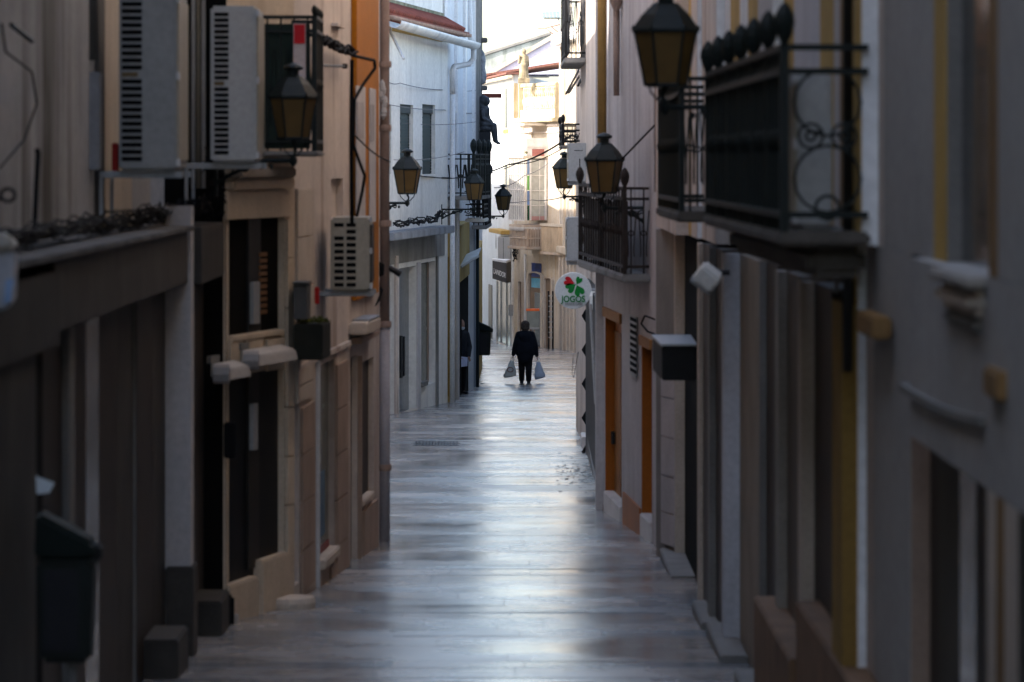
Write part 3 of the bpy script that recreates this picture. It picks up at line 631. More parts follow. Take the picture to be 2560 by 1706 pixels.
def finial(mb, c, s=1.0):
    mb.lathe(c, [(.012 * s, 0), (.016 * s, .02 * s), (.03 * s, .05 * s), (.038 * s, .09 * s), (.034 * s, .12 * s), (.018 * s, .15 * s), (.004 * s, .165 * s)], 8)
def scroll(mb, pt, w, h, r=.006):
    """a C-scroll pair inside a w x h bay; pt maps (u, v) in metres to world"""
    for sg in (-1, 1):
        pts = [pt(sg * (w * .42 - w * .20 * (1 - math.cos(t * 4.4)) * .5) * 1.0, h * .5 + sg * 0 + h * .36 * math.cos(t * 3.1 + .2)) for t in [i / 12 for i in range(13)]]
        mb.tube(pts, r, 5)
    pts = [pt(w * .2 * math.cos(q), h * .5 + w * .2 * math.sin(q)) for q in [i * math.pi / 6 for i in range(13)]]; mb.tube(pts, r, 5)
def balcony(th, wl, sa, sb, o1, zb, zt, zr, mat, slabmat_, nb, nend=3, fin=0, finh=1.0, ends=(0, 1), ornament=True, bt=1.0):
    """iron balcony on wall wl between sa and sb standing out o1: slab zb..zt, rail at zr. Part of the house."""
    bal = wl.boxs(th, 'balcony', slabmat_, sa - .03, sb + .03, zb, zt, .002, o1 + .03, bevel=.015)
    mb = MB(); r = .014
    for z in (zr, zr - .10, zt + .07):
        wl.raw(mb, sa, sb, z - r, z + r, o1 - .02, o1 + .02)
        for s in ([sa, sb]): wl.raw(mb, s - .02, s + .02, z - r + .001, z + r - .001, .01, o1 - .021)
    for s in (sa, sb): wl.raw(mb, s - .018, s + .018, zt + .001, zr + .001, o1 - .018, o1 + .018)
    mb.build('handrail', mat, bal)
    for k in range(nb + 1):
        s = sa + (sb - sa) * k / nb; mb = MB(); main = k % max(1, nb // max(1, fin)) == 0 if fin else False
        mb.tube([wl.pt(s, o1, zt), wl.pt(s, o1, zr)], bt * (.016 if main else .009), 5)
        if ornament and not main:
            zc = zt + (zr - zt) * .5; mb.lathe(wl.pt(s, o1, zc), [(.009, -.05), (.022, -.02), (.026, 0), (.022, .02), (.009, .05)], 6)
            if k < nb:
                ds = (sb - sa) / nb
                mb.tube([wl.pt(s + ds * .5 + ds * .46 * math.cos(q), o1, zr - .05 * bt + .042 * bt * math.sin(q)) for q in [i * math.pi / 5 for i in range(11)]], .006 * bt, 4)
        if main or k in (0, nb): finial(mb, wl.pt(s, o1, zr), finh)
        mb.build('baluster', mat, bal)
    for s in [(sa, sb)[e] for e in ends]:
        for k in range(nend):
            o = o1 * (k + .5) / nend; mb = MB(); mb.tube([wl.pt(s, o, zt), wl.pt(s, o, zr)], .008 * bt, 5)
            if ornament:
                h = zr - zt - .2; scroll(mb, lambda u, v: wl.pt(s, o + u, zt + .08 + v), o1 / nend, h, .006 * bt)
            mb.build('baluster', mat, bal)
    return bal
wr2 = Wall((1.5, 15.9), (1.42, 24.2)); wr3u = Wall((1.41, 24.3), (1.36, 30))
balcony(R2, wr2, .15, 5.4, .36, ZC - .36, ZC - .30, ZC + .47, green_iron, M('soot_brown_stone', (.12, .105, .09), .8, .2, 3, .6), 30, 0, 6, 1.15)
b2 = balcony(R2, wr3u, .3, 3.2, .32, ZC - .40, ZC - .33, ZC + .52, green_iron, M('soot_brown_stone', (.12, .105, .09)), 22, 3, 0)
wr2.boxs(R2, 'corbel', M('soot_brown_stone', (.12, .105, .09), .8, .2, 3, .6), .3, 5.3, ZC - .50, ZC - .364, .0, .25, bevel=.04)

# ------------------------------------------------------------------ right 3: house with orange doors
wr = Wall(XY(1634, 35.95), XY(1507, 41.6))
R3 = thing('town_house', 'pinkish grey house with two orange door recesses and an orange plinth on the right', 'house', (1.1, 38, G(38)))
ho = [wr.hole(1513, 1554, 800, 1268), wr.hole(1604, 1630, 868, 1375)]
wr.holed(R3, 'wall', M('pink_grey_render', (.50, .46, .45), .8, .08, 1.5, .5, (.2, .16, .14), .2), .004, wr.len, G(42) - .2, TOP - .3, ho, .12)
MB().prism([wr.pt(0, -.5, 0).xy, wr.pt(wr.len, -.5, 0).xy, (2.2, 45), (7, 45), (7, 36.504), (1.9, 36.504)], G(45) - .3, TOP - .3).build('wall', nearblack, R3)
for xa, xb, ya, yb_ in ((1513, 1554, 800, 1262), (1604, 1630, 868, 1370)):
    d = wr.box(R3, 'door', orangedoor, xa, xb, ya, 'g', -.12, -.11)
    m_ = (xa + xb) / 2 + 2; wr.box(R3, 'door_leaf', M('brown_orange_door', (.24, .09, .015), .5), m_, xb - 2, ya + 30, yb_ - 10, -.109, -.095, parent=d)
    sa, sb, z0, z1 = wr.ext(xa, xb, ya, yb_, 0); wr.boxs(R3, 'jamb', orangedoor, sb - .012, sb - .001, z0, z1 - .002, -.108, -.001, parent=d)
    if xa < 1550: wr.box(R3, 'handle', blackish, m_ - 8, m_ - 5, 1080, 1110, -.094, -.06, parent=d)
    sa, sb, z0, z1 = wr.ext(xa, xb, yb_, 'g', 0); wr.boxs(R3, 'step', marble, sa + .01, sb - .01, z0, G(wr.pt(sb, 0, 0).y) + .22, -.10, .02, bevel=.01)
    sa, sb, z0, z1 = wr.ext(xa, xb, ya - 24, ya, 0); wr.boxs(R3, 'lintel', M('orange_brown_paint', (.34, .16, .06), .7), sa - .04, sb + .04, z0 - .001, z1, .002, .03)
wr.box(R3, 'plinth', orangedoor, 1556, 1603, 1250, 'g', .002, .02); wr.box(R3, 'plinth', plinthbrown, 1508, 1512, 1262, 'g', .002, .02)
gr = wr.box(R3, 'grille', acgrey, 1573, 1594, 790, 940, .002, .02)
for k in range(9): wr.box(R3, 'slot', slotmat, 1575, 1592, 795 + k * 16, 804 + k * 16, .021, .024, parent=gr)
panel(R3, 'pilaster', lilac, XY(1512, 41.5), XY(1489, 41.5), 'g', TOP - .32, .3, inset=.003)
MB().tube([wr.P(1505, -500, .08), wr.P(1505, 380, .08)], .05, 10).build('downpipe', M('ochre_pipe', (.40, .24, .08), .55, .12, 4, .4), R3, smooth=True)
MB().tube([wr.P(1541, -500, .05), wr.P(1541, 110, .05), wr.P(1541, 240, .05)], [.035, .035, .03], 8).build('downpipe', pipebrown, R3, smooth=True)
MB().lathe(wr.P(1541, 12, .06), [(.03, -.06), (.07, .04), (.075, .06)], 10).build('hopper', pipebrown, R3)
MB().tube([(XY(1646, 35.6)[0], 35.6, TOP - 1), (XY(1646, 35.6)[0], 35.6, Z(700, 35.6))], .035, 8).build('downpipe', pinkish, R3, smooth=True)
rusty = M('rusty_black_iron', (.04, .03, .025), .7, .25, 8, .3)
sa, sb = wr.s_at(1622, .22), wr.len + .15
balw = balcony(R3, wr, .35, wr.len + .1, .24, ZC - 1.16, ZC - 1.08, ZC - .27, rusty, concrete, 18, 2, 2, 1.2, ornament=True)
for k in range(11):
    s = .45 + (wr.len - .5) * k / 11; wr.boxs(R3, 'screen_sheet', M(f'dark_sheet_{k%3}', [(.05, .042, .036), (.075, .068, .066), (.028, .024, .022)][k % 3], .7, .2, 3, .6), s, s + .44, ZC - 1.04, ZC - .42 + .06 * random.random(), .20, .212, parent=balw)
# brown soffit boards
# ------------------------------------------------------------------ right 4: narrow dark-fronted shop beyond
R4 = thing('town_house', 'narrow house with a black shop front and wall-hung air conditioners beyond the orange doors', 'house', (1.2, 55, G(55)))
MB().prism([(1.28, 41.9), (1.12, 58), (1.10, 66), (1.3, 66.3), (6.5, 66.3), (6.5, 45.2), (2.2, 45.2)], G(66) - .3, ZC + 3.2).build('wall', pinkish, R4)
panel(R4, 'shop_front', blackish, XY(1490, 48), XY(1464, 56.5), 'g', Z(735, 50), .25)
for k in range(5):
    py = 790 + k * 85; p = W(1464, py, 56); MB().add([p + Vector((0, 0, .1)), p + Vector((0, 0, -.1)), p + Vector((-.06, 0, 0)), p + Vector((0, .1, 0))], [(0, 1, 2), (0, 2, 3), (1, 3, 2), (0, 3, 1)]).build('bracket', blackish, R4)
MB().tube([W(1476, 760, 47), W(1489, 1010, 47)], .02, 6).build('awning_arm', acgrey, R4)
MB().box(XY(1453, 58)[0], 1.25, 57.6, 58.6, G(58.5) - .1, Z(1088, 58)).build('step', marble, R4, bevel=.01)
panel(R4, 'sill', greystone, XY(1488, 47), XY(1466, 56), G(57) - .1, Z(1150, 55) if 0 else G(50) + .1, .3)
panel(R4, 'wall', lilac, XY(1470, 60), XY(1456, 66), ZC - 1.5, TOP - .5, .2)
wr4 = Wall((1.12, 58), (1.10, 66))
balcony(R4, wr4, .2, 4.0, .30, Z(166, 60), Z(152, 60), Z(152, 60) + 1.1, blackish, concrete, 14, 2, 0)
for k in range(4): wr4.boxs(R4, 'screen_sheet', M('black_sheet', (.02, .02, .022), .7), .2 + k * .95, .2 + k * .95 + .9, Z(140, 60), Z(152, 60) + 1.2, .24, .25)
balcony(R4, wr4, 4.4, 7.6, .28, Z(372, 63), Z(364, 63), Z(312, 63), blackish, greystone, 12, 2, 0)
for k, (a, b) in enumerate((((1455, 160), (1415, 235)), ((1458, 175), (1422, 232)), ((1460, 180), (1445, 215)))): MB().tube([W(*a, 64), W(*b, 61)], .02, 5).build('stay_rod', blackish, R4)

# right 5: unseen white front added to stop sky light flooding the street
MB().prism([(1.75, 66.4), (2.95, 134.5), (9, 134.5), (9, 66.4)], G(134) - .3, ZC + 2.6).build('unseen_sky_screen', white, R4)

# scrolled end panel of the long balcony, facing the viewer
bl_ = [o for o in R2.children if o.name.startswith('balcony')][0]
s_ = .15; mb = MB(); zm = ZC + .10
for oc in (.11, .25):
    for r in (.052, .02): mb.tube([wr2.pt(s_, oc + r * math.cos(q), zm + r * math.sin(q)) for q in [i * math.pi / 6 for i in range(13)]], .007, 5)
for r, zc_ in ((.14, ZC + .24), (.14, ZC - .08)): mb.tube([wr2.pt(s_, .18 + r * math.cos(q), zc_ + r * math.sin(q)) for q in [i * math.pi / 8 for i in range(17)]], .007, 5)
mb.tube([wr2.pt(s_, .18 + r_ * math.cos(q), ZC - .20 + r_ * math.sin(q)) for q, r_ in [(i * math.pi / 6, .05) for i in range(13)]], .008, 5)
mb.build('scrollwork', green_iron, bl_, kind='stuff')
# ------------------------------------------------------------------ far end: corner house with the glazed bay
wb = Wall(XY(1402, 156), XY(1284, 162.2))
FE = thing('corner_house', 'sunlit cream corner house with a glazed timber bay and faience balustrade at the street end', 'house', (1.2, 158, G(158)))
zt = Z(208, 159)
MB().prism([wb.pt(0, 0, 0).xy, wb.pt(wb.len, 0, 0).xy, (1.5, 175), (9, 175), (9, 156)], G(160) - .3, zt).build('wall', warm, FE)
def proj(px, Y, wl=None):
    wl = wl or wb; p = Vector(XY(px, Y)) - wl.A; return p.dot(wl.d), p.dot(wl.n)
wb.box(FE, 'cornice', M('stained_cream_stone', (.48, .40, .27), .8, .2, 1.2, .7, (.22, .17, .08)), 1284, 1400, 297, 306, .002, .35, bevel=.03)
wb.box(FE, 'parapet', M('stained_cream_stone', (.48, .40, .27)), 1300, 1397, 208, 217, .002, .12, bevel=.02)
wb.box(FE, 'parapet', warm, 1300, 1397, 274, 296, .002, .14, bevel=.02)
for xa in (1289, 1302, 1393): wb.box(FE, 'pilaster', M('stained_cream_stone', (.48, .40, .27)), xa, xa + 6, 208, 296, .002, .2, bevel=.02)
sa, sb, z0, z1 = wb.ext(1309, 1393, 218, 273, .1); nb_ = 17; mb = MB()
for k in range(nb_):
    p = wb.pt(sa + (sb - sa) * (k + .5) / nb_, .09, z0); h = z1 - z0
    mb.lathe(p, [(.07, 0), (.07, .06 * h), (.04, .10 * h), (.11, .30 * h), (.10, .42 * h), (.045, .56 * h), (.04, .62 * h), (.085, .78 * h), (.05, .92 * h), (.08, h)], 8)
mb.build('balusters', M('cream_faience', (.55, .46, .30), .35, .25, 3, .3), FE, smooth=True, kind='stuff')
# string lines and pipes of the upper wall
for ya, yb_ in ((312, 316), (330, 333)): wb.box(FE, 'string_course', pinkish, 1296, 1396, ya, yb_, .002, .05)
MB().tube([wb.P(1308, 306, .1), wb.P(1308, 328, .1), wb.P(1330, 334, .1), wb.P(1330, 345, .1)], .04, 6).build('drainpipe', warm, FE)
# glazed bay
sN, oN = proj(1310, 157.4); sF = sN + 2.1
yb = wb.pt(sN, 0, 0).y
zr0, zr1, zg1, zg0, zc0 = Z(346, 158), Z(312, 158), Z(398, 158), Z(551, 158), Z(568, 158)
bay = wb.boxs(FE, 'bay', warmwood, sN, sF, zc0, zc0 + .10, .002, oN, bevel=.01)
wb.boxs(FE, 'bay_cornice', warm, sN - .05, sF + .05, zg1 + .02, zg1 + .14, .002, oN + .06, parent=bay, bevel=.02)
wb.boxs(FE, 'bay_roof', warm, sN, sF, zr1 - .05, zr1 + .05, .002, oN, parent=bay, bevel=.02)
mb = MB(); wb.raw(mb, sN + .25, sF, zg0, zg1, .02, .05); mb.build('bay_back', M('pale_curtain', (.5, .48, .42), .8), bay)
gp = MG('lit_bay_glass', (.42, .42, .38), .1)  # cream look of the lit panes is put into the glass colour
def endface(name, mat, pxa, pxb, ya, yb_, t0=0.0, t1=.04, parent=bay):
    Yq = yb; oa, ob_ = proj(pxa, Yq)[1], proj(pxb, Yq)[1]
    mb = MB(); z1, z0 = Z(ya, Yq), Z(yb_, Yq)
    wb.raw(mb, sN + t0 - t1, sN + t0, z0, z1, min(oa, ob_), max(oa, ob_)); return mb.build(name, mat, parent)
frm = M('white_bay_frame', (.62, .58, .54), .6, .08, 3, .4)
for xa, xb in ((1309.5, 1312), (1319.5, 1324), (1361, 1366)): endface('bay_post', frm, xa, xb, 399, 551, .02, .06)
for y in (439, 477, 514):
    endface('glazing_bar', frm, 1324, 1361, y - 1, y + 1, .015, .03)
endface('glazing_bar', frm, 1346.5, 1348, 399, 551, .014, .028)
for (ya, yb_, c) in ((400, 438, (.30, .42, .62)), (439, 476, (.25, .62, .14)), (477, 513, (.16, .28, .52)), (514, 551, (.01, .08, .035))):
    endface('coloured_pane', MG('pane_%d' % ya, c, .12, .2), 1312, 1319.5, ya, yb_, .02, .012)
ys_ = [399, 439, 477, 514]
for i, ya in enumerate(ys_):
    for xa, xb in ((1324, 1346.5), (1348, 1361)): endface('pane', gp, xa, xb, ya + 1, (ys_ + [551])[i + 1] - 1, .022, .01)
endface('planter_panel', M('dusty_pink_panel', (.40, .22, .20), .7, .1, 3), 1325, 1360, 541, 551, .008, .006)
for k in range(9):
    s = sN + (sF - sN) * k / 8; wb.boxs(FE, 'bay_post', frm, s - .02, s + .02, zg0, zg1 + .02, oN - .05, oN + .01, parent=bay)
    if k < 8:
        for i in range(4):
            za = zg0 + (zg1 - zg0) * i / 4; s2 = sN + (sF - sN) * (k + 1) / 8
            wb.boxs(FE, 'pane', gp, s + .021, s2 - .021, za + .03, zg0 + (zg1 - zg0) * (i + 1) / 4 - .03, oN - .04, oN - .03, parent=bay)
for i in range(5): wb.boxs(FE, 'glazing_bar', frm, sN, sF, zg0 + (zg1 - zg0) * i / 4 - .028, zg0 + (zg1 - zg0) * i / 4 + .028, oN - .045, oN - .005, parent=bay)
endface('frieze_panel', frm, 1309.5, 1366, 346, 397, .02, .05); endface('red_panel', M('faded_red_panel', (.34, .13, .11), .7, .15, 3), 1326, 1359, 373, 392, -.031, .006)
endface('bay_rail', frm, 1311, 1366, 362, 368, -.031, .02)
q = W(1316, 382, yb - .2); MB().lathe(Vector((q.x, wb.pt(sN, oN, 0).y - .04, q.z)), [(.05, -.02), (.055, 0), (.03, .02)], 10, 'y').build('oval_vent', M('olive_vent', (.10, .10, .05)), bay)
mb = MB()
for k in range(10):
    s = sN + (sF - sN) * (k + .5) / 10; p = wb.pt(s, oN - .03, Z(394, 158)); mb.lathe(p, [(.05, 0), (.03, .1), (.075, .3), (.03, .52), (.05, .78)], 6)
mb.build('bay_balusters', frm, bay, kind='stuff')
mb = MB(); n = 15
for k in range(n):
    s = sN + (sF - sN) * (k + .5) / n; wd = (sF - sN) / n * .5
    mb.extrude([wb.pt(s - wd, oN + .012, zc0), wb.pt(s + wd, oN + .012, zc0), wb.pt(s, oN + .012, zc0 - .16)], Vector((wb.n.x, wb.n.y, 0)) * -.03)
for k in range(8):
    oa = oN * k / 8; ob_ = oN * (k + 1) / 8
    mb.extrude([wb.pt(sN - .012, oa, zc0), wb.pt(sN - .012, ob_, zc0), wb.pt(sN - .012, (oa + ob_) / 2, zc0 - .16)], Vector((wb.d.x, wb.d.y, 0)) * .03)
mb.build('lace_trim', frm, bay, kind='stuff')
# lower timber gallery under the bay
sL, oL = proj(1317, 157.2); zl0 = Z(617, 157.5)
gal = wb.boxs(FE, 'gallery', warmwood, sL - .05, sF + .15, zl0 - .12, zl0, .002, oL + .08, bevel=.02)
wb.boxs(FE, 'gallery_back', M('gallery_board', (.42, .32, .24), .8, .1, 3, .4), sL + .1, sF, zl0, zc0 - .1, .02, oL - .08, parent=gal)
for k in range(12):
    s = sL + (sF - sL) * k / 11; wb.boxs(FE, 'slat', warmwood, s - .02, s + .02, zl0 + .02, zc0 - .05, oL - .03, oL + .01, parent=gal)
for k in range(9):
    o_ = oL * (k + .3) / 9; wb.boxs(FE, 'slat', warmwood, sL - .03, sL + .01, zl0 + .02, zc0 - .05, o_, o_ + .035, parent=gal)
wb.boxs(FE, 'rail', warmwood, sL - .04, sF, zl0 + .32, zl0 + .37, oL - .03, oL + .02, parent=gal); wb.boxs(FE, 'rail', warmwood, sL - .04, sL + .02, zl0 + .32, zl0 + .37, .01, oL, parent=gal)
# wooden balcony further right
s1_, o1_ = proj(1366, 155.2)
bw = wb.boxs(FE, 'balcony', warmwood, -2.6, sL - .1, Z(640, 155), Z(632, 155), .002, .42, bevel=.02)
for k in range(9):
    s = -2.5 + (sL + 2.35) * k / 9; wb.boxs(FE, 'board', M('orange_brown_board', (.46, .35, .24), .7, .12, 2, .5), s, s + (sL + 2.35) / 9 - .03, Z(631.5, 155), Z(568, 155), .36, .40, parent=bw)
wb.boxs(FE, 'rail', warm, -2.6, sL - .1, Z(567, 155), Z(561, 155), .32, .44, parent=bw)
# pointed-arch openings at street level
def arch_pts(wl, s0, s1, zb, zs, o, rise=1.0, k=7):
    w_ = s1 - s0; pts = [(s0, zb), (s1, zb)]
    for i in range(k + 1): a = math.pi / 2 * i / k; pts.append((s1 - w_ / 2 * (1 - math.cos(a)) , zs + w_ * .62 * rise * math.sin(a) ** .9 if a > 0 else zs))
    for i in range(1, k + 1): a = math.pi / 2 * (1 - i / k); pts.append((s0 + w_ / 2 * (1 - math.cos(a)), zs + w_ * .62 * rise * math.sin(max(a, 0)) ** .9))
    return [wl.pt(s, o, z) for s, z in pts]
def arch(pxa, pxb, ysp, ybase, name, mat, surround, rise=.12):
    a, b = sorted((wb.s_at(pxa), wb.s_at(pxb))); m_ = (a + b) / 2; zs, zb = Z(ysp, wb.pt(m_, 0, 0).y), G(wb.pt(m_, 0, 0).y) - .05
    nv = Vector((wb.n.x, wb.n.y, 0)); e = (b - a) * .16
    outer = arch_pts(wb, a - e, b + e, zb, zs, .10, rise * 1.1); inner = arch_pts(wb, a, b, zb, zs, .10, rise)
    mb = MB(); n = len(outer); back = -nv * .098
    vs = outer + inner + [p + back for p in outer] + [p + back for p in inner]; fs = []
    for i in range(1, n):
        j = (i + 1) % n; fs += [(i, j, n + j, n + i), (i, 2 * n + i, 2 * n + j, j), (n + i, n + j, 3 * n + j, 3 * n + i)]
    su = MB().add(vs, fs).build('arch_surround', surround, FE)
    d = MB().extrude([p - nv * .088 for p in inner], nv * .01).build(name, mat, FE); return a, b, zs, zb, d
peach = M('peach_stone', (.52, .45, .375), .75, .12, 1.5, .4, (.35, .22, .13), .2)
a, b, zs, zb, dA = arch(1326, 1356, 690, 872, 'doorway', M('dim_doorway', (.20, .14, .10), .6), peach)
wb.boxs(FE, 'poster', M('blue_poster', (.08, .13, .42), .3, .5, 1.2), a + .1, b - (b - a) * .15, Z(695, 158), Z(660, 158), .016, .03, parent=dA)
wb.boxs(FE, 'banner', M('cyan_banner', (.10, .38, .55), .3, .2, 1.5), a + .02, b - (b - a) * .15, Z(722, 158), Z(698, 158), .016, .04, parent=dA)
wb.boxs(FE, 'door_leaf', glassblue, a + .02, a + (b - a) * .6, zb + .1, Z(734, 158), .016, .03, parent=dA)
a2, b2_, zs2, zb2, dB = arch(1366, 1382, 700, 875, 'doorway', M('dim_doorway', (.20, .14, .10)), peach)
a3, b3_, zs3, zb3, dC = arch(1301, 1309, 706, 870, 'doorway', M('dim_doorway', (.20, .14, .10)), peach)
MB().tube([wb.P(1313, 636, .12), wb.P(1313, 866, .12)], .05, 8).build('downpipe', pipewhite, FE, smooth=True)
# ------------------------------------------------------------------ long pilastered front to the right
wf_ = Wall(XY(1530, 136), XY(1402.3, 155.9))
RF = thing('town_house', 'tall sunlit pilastered house front on the right beyond the hanging sign', 'house', (2.6, 148, G(148)))
zt5 = Z(88, 153)
MB().prism([wf_.A - Vector((0, 0)), wf_.B, (9.2, 155.9), (9.2, 136)], G(150) - .3, zt5).build('wall', M('cream_white_front', (.52, .47, .41), .8, .1, 1, .5, (.3, .24, .17), .2), RF)
s = .3
while s < wf_.len - .3:
    wf_.boxs(RF, 'pilaster', warm if random.random() < .5 else M('cream_white_front', (.52, .47, .41)), s, s + .35, Z(690, 150), zt5 - .4, .002, .14, bevel=.02)
    wf_.boxs(RF, 'pilaster', peach, s - .1, s + .45, G(140) - .2 - .4, Z(650, 150), .002, .16, bevel=.02)
    wf_.boxs(RF, 'door', M('dark_pink_wood', (.22, .13, .09), .6, .15, 3, .3), s + .5, s + 1.3, G(148) - .5, Z(680, 150), .002, .03)
    wf_.boxs(RF, 'shutter', M('pale_taupe_shutter', (.42, .38, .34), .7, .1, 2, .3), s + .55, s + 1.15, Z(530, 150), Z(340, 150), .002, .04)
    wf_.boxs(RF, 'shutter', M('pale_taupe_shutter', (.42, .38, .34)), s + .55, s + 1.15, Z(280, 150), Z(130, 150), .002, .04)
    s += 1.55
wf_.boxs(RF, 'cornice', whiteclean, 0, wf_.len, zt5 - .35, zt5 + .1, .002, .4, bevel=.03)
wf_.boxs(RF, 'cornice', warm, 0, wf_.len, Z(640, 150), Z(622, 150), .002, .25, bevel=.03)
x0, y0 = wf_.B; MB().box(x0 + .02, x0 + .46, y0 - .45, y0 - .02, zt5 + .1, zt5 + 3.2).build('turret', M('pale_cracked_render', (.6, .57, .52), .85, .2, 2, .6), RF, bevel=.03)
MB().box(x0 - .06, x0 + .54, y0 - .52, y0 + .05, zt5 + 1.2, zt5 + 1.32).build('turret_band', warm, RF)
# ------------------------------------------------------------------ clothes shop house on the left of the far end
wl_ = Wall(XY(1284, 162.4), XY(1185, 181))
LH = thing('town_house', 'white far-left house at the street end with a grey shop sign', 'house', (-.8, 170, G(170)))
ztl = Z(192, 166)
MB().prism([wl_.pt(0, 0, 0).xy, wl_.pt(wl_.len, 0, 0).xy, (-1.2, 190), (3, 190), (1.5, 175.01), (.35, 162.45)], G(175) - .3, ztl).build('wall', blueish, LH)
for ya, yb_ in ((222, 320), (415, 470)):
    f = wl_.box(LH, 'window_frame', M('cream_window_frame', (.5, .45, .33), .7), 1257, 1271, ya - 3, yb_ + 4, .002, .03)
    wl_.box(LH, 'pane', glassblue, 1263, 1268, ya, yb_, .031, .04, parent=f); wl_.box(LH, 'shutter', M('grey_white_shutter', (.42, .43, .43)), 1258, 1262, ya, yb_, .031, .06, parent=f)
    wl_.box(LH, 'sill', ochre, 1257, 1271, yb_ + 5, yb_ + 14, .002, .03)
wl_.box(LH, 'pilaster', white, 1279, 1284, 190, 'g', .002, .08)
rt = wl_.boxs(LH, 'roof', M('old_dark_tile', (.20, .09, .07), .85, .25, 6, .4, (.08, .06, .05), .2), -.3, wl_.len, ztl + .002, ztl + .10, -.6, .35, bevel=.02)
wl_.boxs(LH, 'gutter', warm, -.3, wl_.len, ztl - .16, ztl - .002, .05, .28, bevel=.03)
wl_.box(LH, 'canopy', ochre, 1222, 1282, 574, 584, .002, .5, bevel=.02)
d1 = wl_.box(LH, 'door', M('dark_bronze_door', (.05, .045, .04), .4), 1221, 1231, 712, 'g', .002, .03)
d2 = wl_.box(LH, 'shop_window', glassgreen, 1241, 1278, 704, 862, .002, .03)
for px in (1241, 1251, 1265, 1276): wl_.box(LH, 'frame', acwhite, px, px + 2.5, 704, 864, .031, .08, parent=d2)
wl_.box(LH, 'sill', beige, 1238, 1280, 862, 'g', .002, .2)
wl_.box(LH, 'letter_box', acgrey, 1274, 1283, 762, 790, .1, .3, bevel=.01)
fartile = M('old_dark_tile', (.20, .09, .07), .85, .25, 6, .4, (.08, .06, .05), .2)
# roofs and gables behind
GB = thing('gable_house', 'gabled wall tinted shade-lavender rising behind the tiled eaves at the street end', 'house', (2, 172, 5))
gp_ = [W(1228, 186, 178), W(1390, 92, 178), W(1425, 92, 178), W(1425, 186, 178)]
MB().extrude(gp_, (0, 5, 0)).build('wall', M('shade_lavender_render', (.52, .50, .58), .85, .06, .8, .3, (.3, .29, .3)), GB)  # lavender of the shaded face is put into this colour
mb = MB(); a, b = W(1226, 188, 177.9), W(1392, 92, 177.9); u = Vector((0, 0, .22)); mb.hexa([a, b, b + Vector((0, 5.2, 0)), a + Vector((0, 5.2, 0))], [a + u, b + u, b + u + Vector((0, 5.2, 0)), a + u + Vector((0, 5.2, 0))]); mb.build('coping', warm, GB)
mb = MB(); a, b = W(1200, 192, 176), W(1405, 160, 162.6); 
mb.hexa([a, b, b + Vector((.5, 8, .05)), a + Vector((.5, 8, .05))], [a + Vector((0, 0, .06)), b + Vector((0, 0, .06)), b + Vector((.5, 8, .10)), a + Vector((.5, 8, .10))]); mb.build('roof', fartile, GB)
mb = MB(); dv = (b - a)
for k in range(44):
    p = a + dv * (k + .5) / 44 + Vector((0, -.12, .05)); mb.tube([p, p + Vector((.5, 7, .05))], .05, 6)
mb.build('roof_tiles', fartile, GB, kind='stuff')
BB = thing('warehouse', 'weathered grey-green parapet wall on the skyline behind the shade-tinted gable', 'building', (1, 188, 5))
MB().extrude([W(1196, 145, 188), W(1376, 88, 188), W(1376, 186, 188), W(1196, 186, 188)], (0, 8, 0)).build('wall', M('lichen_grey_render', (.34, .36, .33), .9, .2, .9, .8, (.10, .11, .09)), BB)
a, b = W(1194, 144, 187.9), W(1378, 86, 187.9); MB().hexa([a, b, b + Vector((0, 8.2, 0)), a + Vector((0, 8.2, 0))], [p + Vector((0, 0, .12)) for p in (a, b, b + Vector((0, 8.2, 0)), a + Vector((0, 8.2, 0)))]).build('coping', greystone, BB)
SP = thing('solar_panel_row', 'tilted row of grey solar panels at the roof edge against the sky', 'solar panels', W(1378, 45, 160))
for k in range(5):
    xa = 1355.5 + k * 8.8; a, b = W(xa, 31 - k * .4, 160), W(xa + 8.2, 30.6 - k * .4, 160); c, d = W(xa + 1 + 8.2, 44, 159), W(xa + 2, 45, 159)
    t_ = Vector((0, .04, -.02)); MB().hexa([d, c, b, a], [p + t_ for p in (d, c, b, a)]).build('panel', M('grey_green_panel', (.16, .20, .20), .3), SP)
MB().tube([W(1360, 46, 159.5), W(1402, 46, 159.5)], .03, 6).build('rail', greystone, SP); MB().tube([W(1396, 46, 159.5), W(1404, 92, 156)], .03, 6).build('leg', greystone, SP)
AN = thing('roof_antenna', 'thin rusty antenna frame on the roof corner below the solar panels', 'antenna', W(1390, 90, 157))
MB().tube([W(1388, 90, 157), W(1364, 71, 157), W(1399, 62, 157)], .02, 5).build('frame', tile, AN); MB().tube([W(1400, 85, 157), W(1378, 67, 157)], .015, 5).build('strut', tile, AN); MB().tube([W(1345, 72, 157), W(1366, 71, 157)], .012, 5).build('rod', tile, AN)
